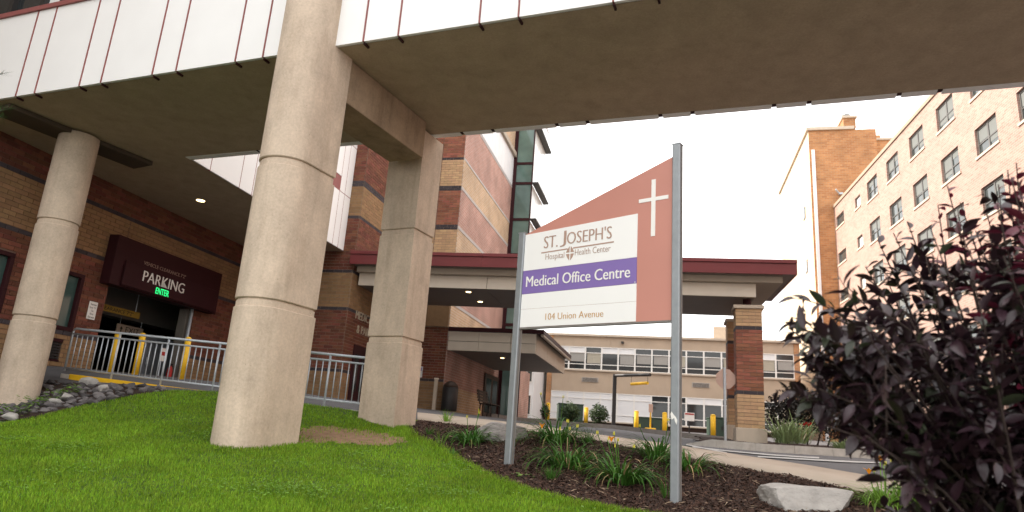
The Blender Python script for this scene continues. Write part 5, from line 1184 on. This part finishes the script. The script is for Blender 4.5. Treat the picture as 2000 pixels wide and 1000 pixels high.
TIPS = [((1540, 640), 2.3, 0), ((1572, 700), 2.4, 0), ((1596, 640), 2.2, 0), ((1625, 600), 2.5, 0), ((1655, 560), 2.6, 0), ((1690, 520), 2.5, 0), ((1715, 470), 2.7, 0), ((1745, 455), 2.5, 0), ((1772, 432), 2.6, 0),
        ((1800, 470), 2.4, 0), ((1832, 400), 2.7, 1), ((1850, 362), 2.5, 1), ((1875, 395), 2.6, 1), ((1905, 450), 2.4, 0), ((1925, 410), 2.7, 1), ((1950, 360), 2.5, 1), ((1968, 332), 2.4, 1), ((1990, 355), 2.3, 1), ((2010, 345), 2.6, 1),
        ((1985, 420), 2.1, 1), ((1640, 660), 2.3, 0), ((1680, 620), 2.1, 0), ((1600, 760), 2.2, 0), ((1588, 735), 2.5, 0), ((1760, 560), 2.2, 0), ((1830, 520), 2.1, 0), ((1900, 540), 2.0, 0), ((1960, 500), 1.95, 0), ((1730, 540), 2.8, 0),
        ((2060, 420), 2.5, 1), ((2080, 520), 2.2, 0), ((2120, 460), 2.8, 1), ((2150, 620), 2.5, 0), ((1610, 830), 2.2, 0), ((1690, 850), 2.15, 0), ((1560, 668), 2.6, 0), ((1618, 690), 2.7, 0), ((1640, 625), 2.4, 0), ((1705, 590), 2.3, 0), ((1815, 440), 2.3, 0), ((1870, 440), 2.2, 1), ((1935, 470), 2.2, 0), ((1975, 345), 2.15, 1), ((1992, 372), 2.0, 1), ((1948, 400), 2.1, 1), ((2012, 330), 2.2, 1), ((1985, 318), 2.35, 1), ((2030, 380), 2.1, 1), ((1660, 810), 2.5, 0)]
for (px, py), y, red in TIPS:
    e = pt(px, py, y); s0 = bc + np.array([r.uniform(-.15, .3), r.uniform(-.15, .15), 0]); P = curve(s0, e, np.array([(e[0] - s0[0]) * -.12, 0, .12 if px > 1720 else (.5 if px < 1640 else .34)]), 10)
    stems.tube(list(P), list(np.linspace(.011, .002, 10)), 6)
    twig(P[5:], 24, .080, 'purple_leaf_red' if red else 'purple_leaf', .004)
    for j in range(9):
        k = r.uniform(.30, .88); x = k * 9; i = int(x); q = P[i] + (P[i + 1] - P[i]) * (x - i); ax = P[i + 1] - P[i]; ax /= np.linalg.norm(ax)
        dv = ax * .7 + np.array([r.gauss(0, .55), r.gauss(0, .45), r.gauss(.1, .35)]); dv /= np.linalg.norm(dv); L_ = r.uniform(.10, .28) * (1.15 - .6 * k) * 1.25
        twig(curve(q, q + dv * L_, Z * .03, 5), r.randint(6, 11), .078, 'purple_leaf', .003)
for j in range(55):                                  # dense inner growth
    a = r.uniform(0, 6.28); rad = .82 * r.random() ** .5; zc = r.uniform(.35, 1.55); k = math.sin(math.pi * min(1, zc / 2.0)) ** .5; q = bc + np.array([math.cos(a) * rad * k + .06, math.sin(a) * rad * k * .75, zc])
    dv = np.array([r.gauss(math.cos(a), .5), r.gauss(math.sin(a), .5), r.gauss(.3, .4)]); dv /= np.linalg.norm(dv); twig(curve(q - dv * .05, q + dv * .22, Z * .02, 5), 9, .078, 'purple_leaf', .003)
for j in range(40):                                   # the broad left shoulder of the bush
    q = pt(1590 + 190 * r.random(), 590 + 260 * r.random(), r.uniform(2.05, 2.75)); dv = np.array([r.gauss(-.7, .45), r.gauss(-.1, .4), r.gauss(.25, .35)]); dv /= np.linalg.norm(dv); root_ = bc + np.array([-.05, 0, .75])
    stems.tube(list(curve(root_, q - dv * .08, Z * .1, 6)), [.006, .005, .004, .0035, .003, .0025], 5)
    twig(curve(q - dv * .08, q + dv * .16, Z * .02, 5), 9, .080, 'purple_leaf', .003)
stems.build('branches', 'bark_dark', pbush, smooth=True)
def lscore(l):
    q = proj(l[0]); 
    if q is None or not (1500 < q[0] < 2000 and 0 < q[1] < 1000): return 0
    return l[4] / q[2]
leaves.sort(key=lscore, reverse=True); shared = {}
for p, d, sd, n, s, mat, k in leaves[:300]:
    if (k, mat) not in shared:
        V, F = LMS[k]; me = bpy.data.meshes.new('leaf'); me.from_pydata([tuple(v) for v in V], [], F); me.materials.append(MATS[mat]); me.polygons.foreach_set('use_smooth', [True] * len(F)); shared[(k, mat)] = me
    o = bpy.data.objects.new('leaf', shared[(k, mat)]); COL.objects.link(o); o.parent = pbush; q = p - bc
    o.matrix_local = Matrix([[d[i] * s, sd[i] * s, n[i] * s, q[i]] for i in range(3)] + [[0, 0, 0, 1]])
lm = MB(); mlist = ['purple_leaf', 'purple_leaf_green', 'purple_leaf_red']
for p, d, sd, n, s, mat, k in leaves[300:]:
    V, F = LMS[k]; lm.m = mlist.index(mat); lm.add([p + (d * v[0] + sd * v[1] + n * v[2]) * s for v in V], F)
lm.build('foliage', mlist, pbush, smooth=True, kind='stuff')

# ================================================================== GRASS AND MULCH
rs = np.random.RandomState(11)
def blades_mesh(name, X, Y, hgt, wid, mat, base=0.0):
    n = len(X); zb = H(X, Y) + base; az = rs.uniform(0, 2 * np.pi, n); ln = rs.uniform(.1, .75, n); d = np.stack([np.cos(az), np.sin(az)], -1); sdx = np.stack([-np.sin(az + rs.uniform(-.8, .8, n)), np.cos(az)], -1)
    p = np.stack([X, Y, zb], -1); v = np.zeros((n, 5, 3)); w = wid[:, None]
    v[:, 0, :2] = p[:, :2] - sdx * w; v[:, 1, :2] = p[:, :2] + sdx * w; v[:, 0, 2] = v[:, 1, 2] = zb - .005
    m = p[:, :2] + d * (hgt * ln * .35)[:, None]; v[:, 2, :2] = m - sdx * w * .75; v[:, 3, :2] = m + sdx * w * .75; v[:, 2, 2] = v[:, 3, 2] = zb + hgt * .6
    v[:, 4, :2] = p[:, :2] + d * (hgt * ln)[:, None]; v[:, 4, 2] = zb + hgt * (1 - .25 * ln)
    i0 = np.arange(n)[:, None] * 5; f = np.concatenate([i0 + [0, 1, 3], i0 + [0, 3, 2], i0 + [2, 3, 4]])
    return big(name, v.reshape(-1, 3), f, mat, kind='stuff')
N = 820000
Y = 2.4 + 12.0 * rs.rand(N) ** 1.35; X = rs.uniform(-1.05, .62, N) * Y * .95 + rs.uniform(-.5, .5, N)
dcx, dcy = np.mean([p[0] for p in DIRT]), np.mean([p[1] for p in DIRT]); dr_ = np.hypot((X - dcx) / 1.0, (Y - dcy) / .62)
ok = inL(X, Y) & (~inD(X, Y) | (rs.rand(N) < np.clip(.03 + .5 * (dr_ - .35), .03, .55))) & (X > -12.8)
for c_, r_c in (((BP + BN * .38 + BD * .1)[:2], .40), ((C2 + BN * .36 + BD * .33)[:2], .44)): ok &= (X - c_[0]) ** 2 + (Y - c_[1]) ** 2 > r_c ** 2 * .8
X, Y = X[ok], Y[ok]
patch = np.sin(X * 2.1 + 1.3 * np.sin(Y * 1.7)) * np.sin(Y * 2.6 + X * .8)
hg = rs.uniform(.024, .055, len(X)) * (1 + .25 * patch); wd = np.full(len(X), .0018) * (1 + .10 * Y)
bg_ = blades_mesh('grass', X, Y, hg, wd, 'blade')
ne = 9000; e_ = np.array(LAWN_EDGE)[:, :2]; ii = rs.randint(0, len(e_) - 1, ne); tt = rs.rand(ne); ex_ = e_[ii] + (e_[ii + 1] - e_[ii]) * tt[:, None] + rs.normal(0, .06, (ne, 2))
blades_mesh('grass_fringe', ex_[:, 0], ex_[:, 1], rs.uniform(.03, .085, ne), np.full(ne, .003), 'blade')
nm_ = 190000; Y = 3.5 + 9 * rs.rand(nm_) ** 1.2; X = rs.uniform(-1.6, 5.5, nm_); ok = inB(X, Y); X, Y = X[ok], Y[ok]; n = len(X)
L_ = rs.uniform(.005, .020, n) * (1 + .06 * Y); a = rs.uniform(0, 6.283, n); w_ = L_ * rs.uniform(.12, .4, n); ti = rs.normal(0, .35, n); zb = H(X, Y) + .012 + rs.uniform(0, .022, n)
d = np.stack([np.cos(a) * np.cos(ti), np.sin(a) * np.cos(ti), np.sin(ti)], -1); s_ = np.stack([-np.sin(a), np.cos(a), rs.normal(0, .4, n)], -1); c = np.stack([X, Y, zb], -1); up_ = np.array([0, 0, 1.0])
v = np.zeros((n, 5, 3)); v[:, 0] = c - d * L_[:, None] - s_ * w_[:, None]; v[:, 1] = c - d * L_[:, None] * .8 + s_ * w_[:, None]; v[:, 2] = c + d * L_[:, None] + s_ * w_[:, None] * .7; v[:, 3] = c + d * L_[:, None] * .9 - s_ * w_[:, None]; v[:, 4] = c + up_ * (w_ * .8)[:, None]
i0 = np.arange(n)[:, None] * 5; big('mulch_chips', v.reshape(-1, 3), np.concatenate([i0 + [0, 1, 4], i0 + [1, 2, 4], i0 + [2, 3, 4], i0 + [3, 0, 4]]), 'chip', kind='stuff')

# clover scattered in the turf, pale bark slivers on the mulch
nc = 5200; cc = rs.rand(70, 2) * [10.5, 6.5] + [-9.0, 3.2]; kk = rs.randint(0, 70, nc); X = cc[kk, 0] + rs.normal(0, .16, nc); Y = cc[kk, 1] + rs.normal(0, .16, nc); ok = inL(X, Y) & ~inD(X, Y); X, Y = X[ok], Y[ok]; n = len(X)
zb = H(X, Y) + rs.uniform(.03, .07, n); a = rs.uniform(0, 6.283, n); s1 = rs.uniform(.006, .012, n) * (1 + .05 * Y); c = np.stack([X, Y, zb], -1); v = np.zeros((n, 6, 3))
for i in range(6):
    b_ = a + i * math.pi / 3; v[:, i] = c + np.stack([np.cos(b_) * s1, np.sin(b_) * s1, rs.normal(0, .004, n)], -1)
i0 = np.arange(n)[:, None] * 6; big('clover', v.reshape(-1, 3), np.concatenate([i0 + [0, 1, 2], i0 + [0, 2, 3], i0 + [0, 3, 4], i0 + [0, 4, 5]]), 'weed', kind='stuff')
n = 900; Y = 4.5 + 7 * rs.rand(n); X = rs.uniform(-1.5, 5, n); ok = inB(X, Y); X, Y = X[ok], Y[ok]; n = len(X); a = rs.uniform(0, 6.283, n); L_ = rs.uniform(.015, .06, n); c = np.stack([X, Y, H(X, Y) + .04], -1)
d = np.stack([np.cos(a), np.sin(a), rs.normal(0, .25, n)], -1) * L_[:, None]; s_ = np.stack([-np.sin(a), np.cos(a), np.zeros(n)], -1) * rs.uniform(.002, .006, n)[:, None]; v = np.stack([c - d - s_, c - d + s_, c + d + s_ * .5, c + d - s_ * .5, c + np.array([0, 0, .006])], 1)
i0 = np.arange(n)[:, None] * 5; big('bark_slivers', v.reshape(-1, 3), np.concatenate([i0 + [0, 1, 4], i0 + [1, 2, 4], i0 + [2, 3, 4], i0 + [3, 0, 4]]), 'twig_pale', kind='stuff')
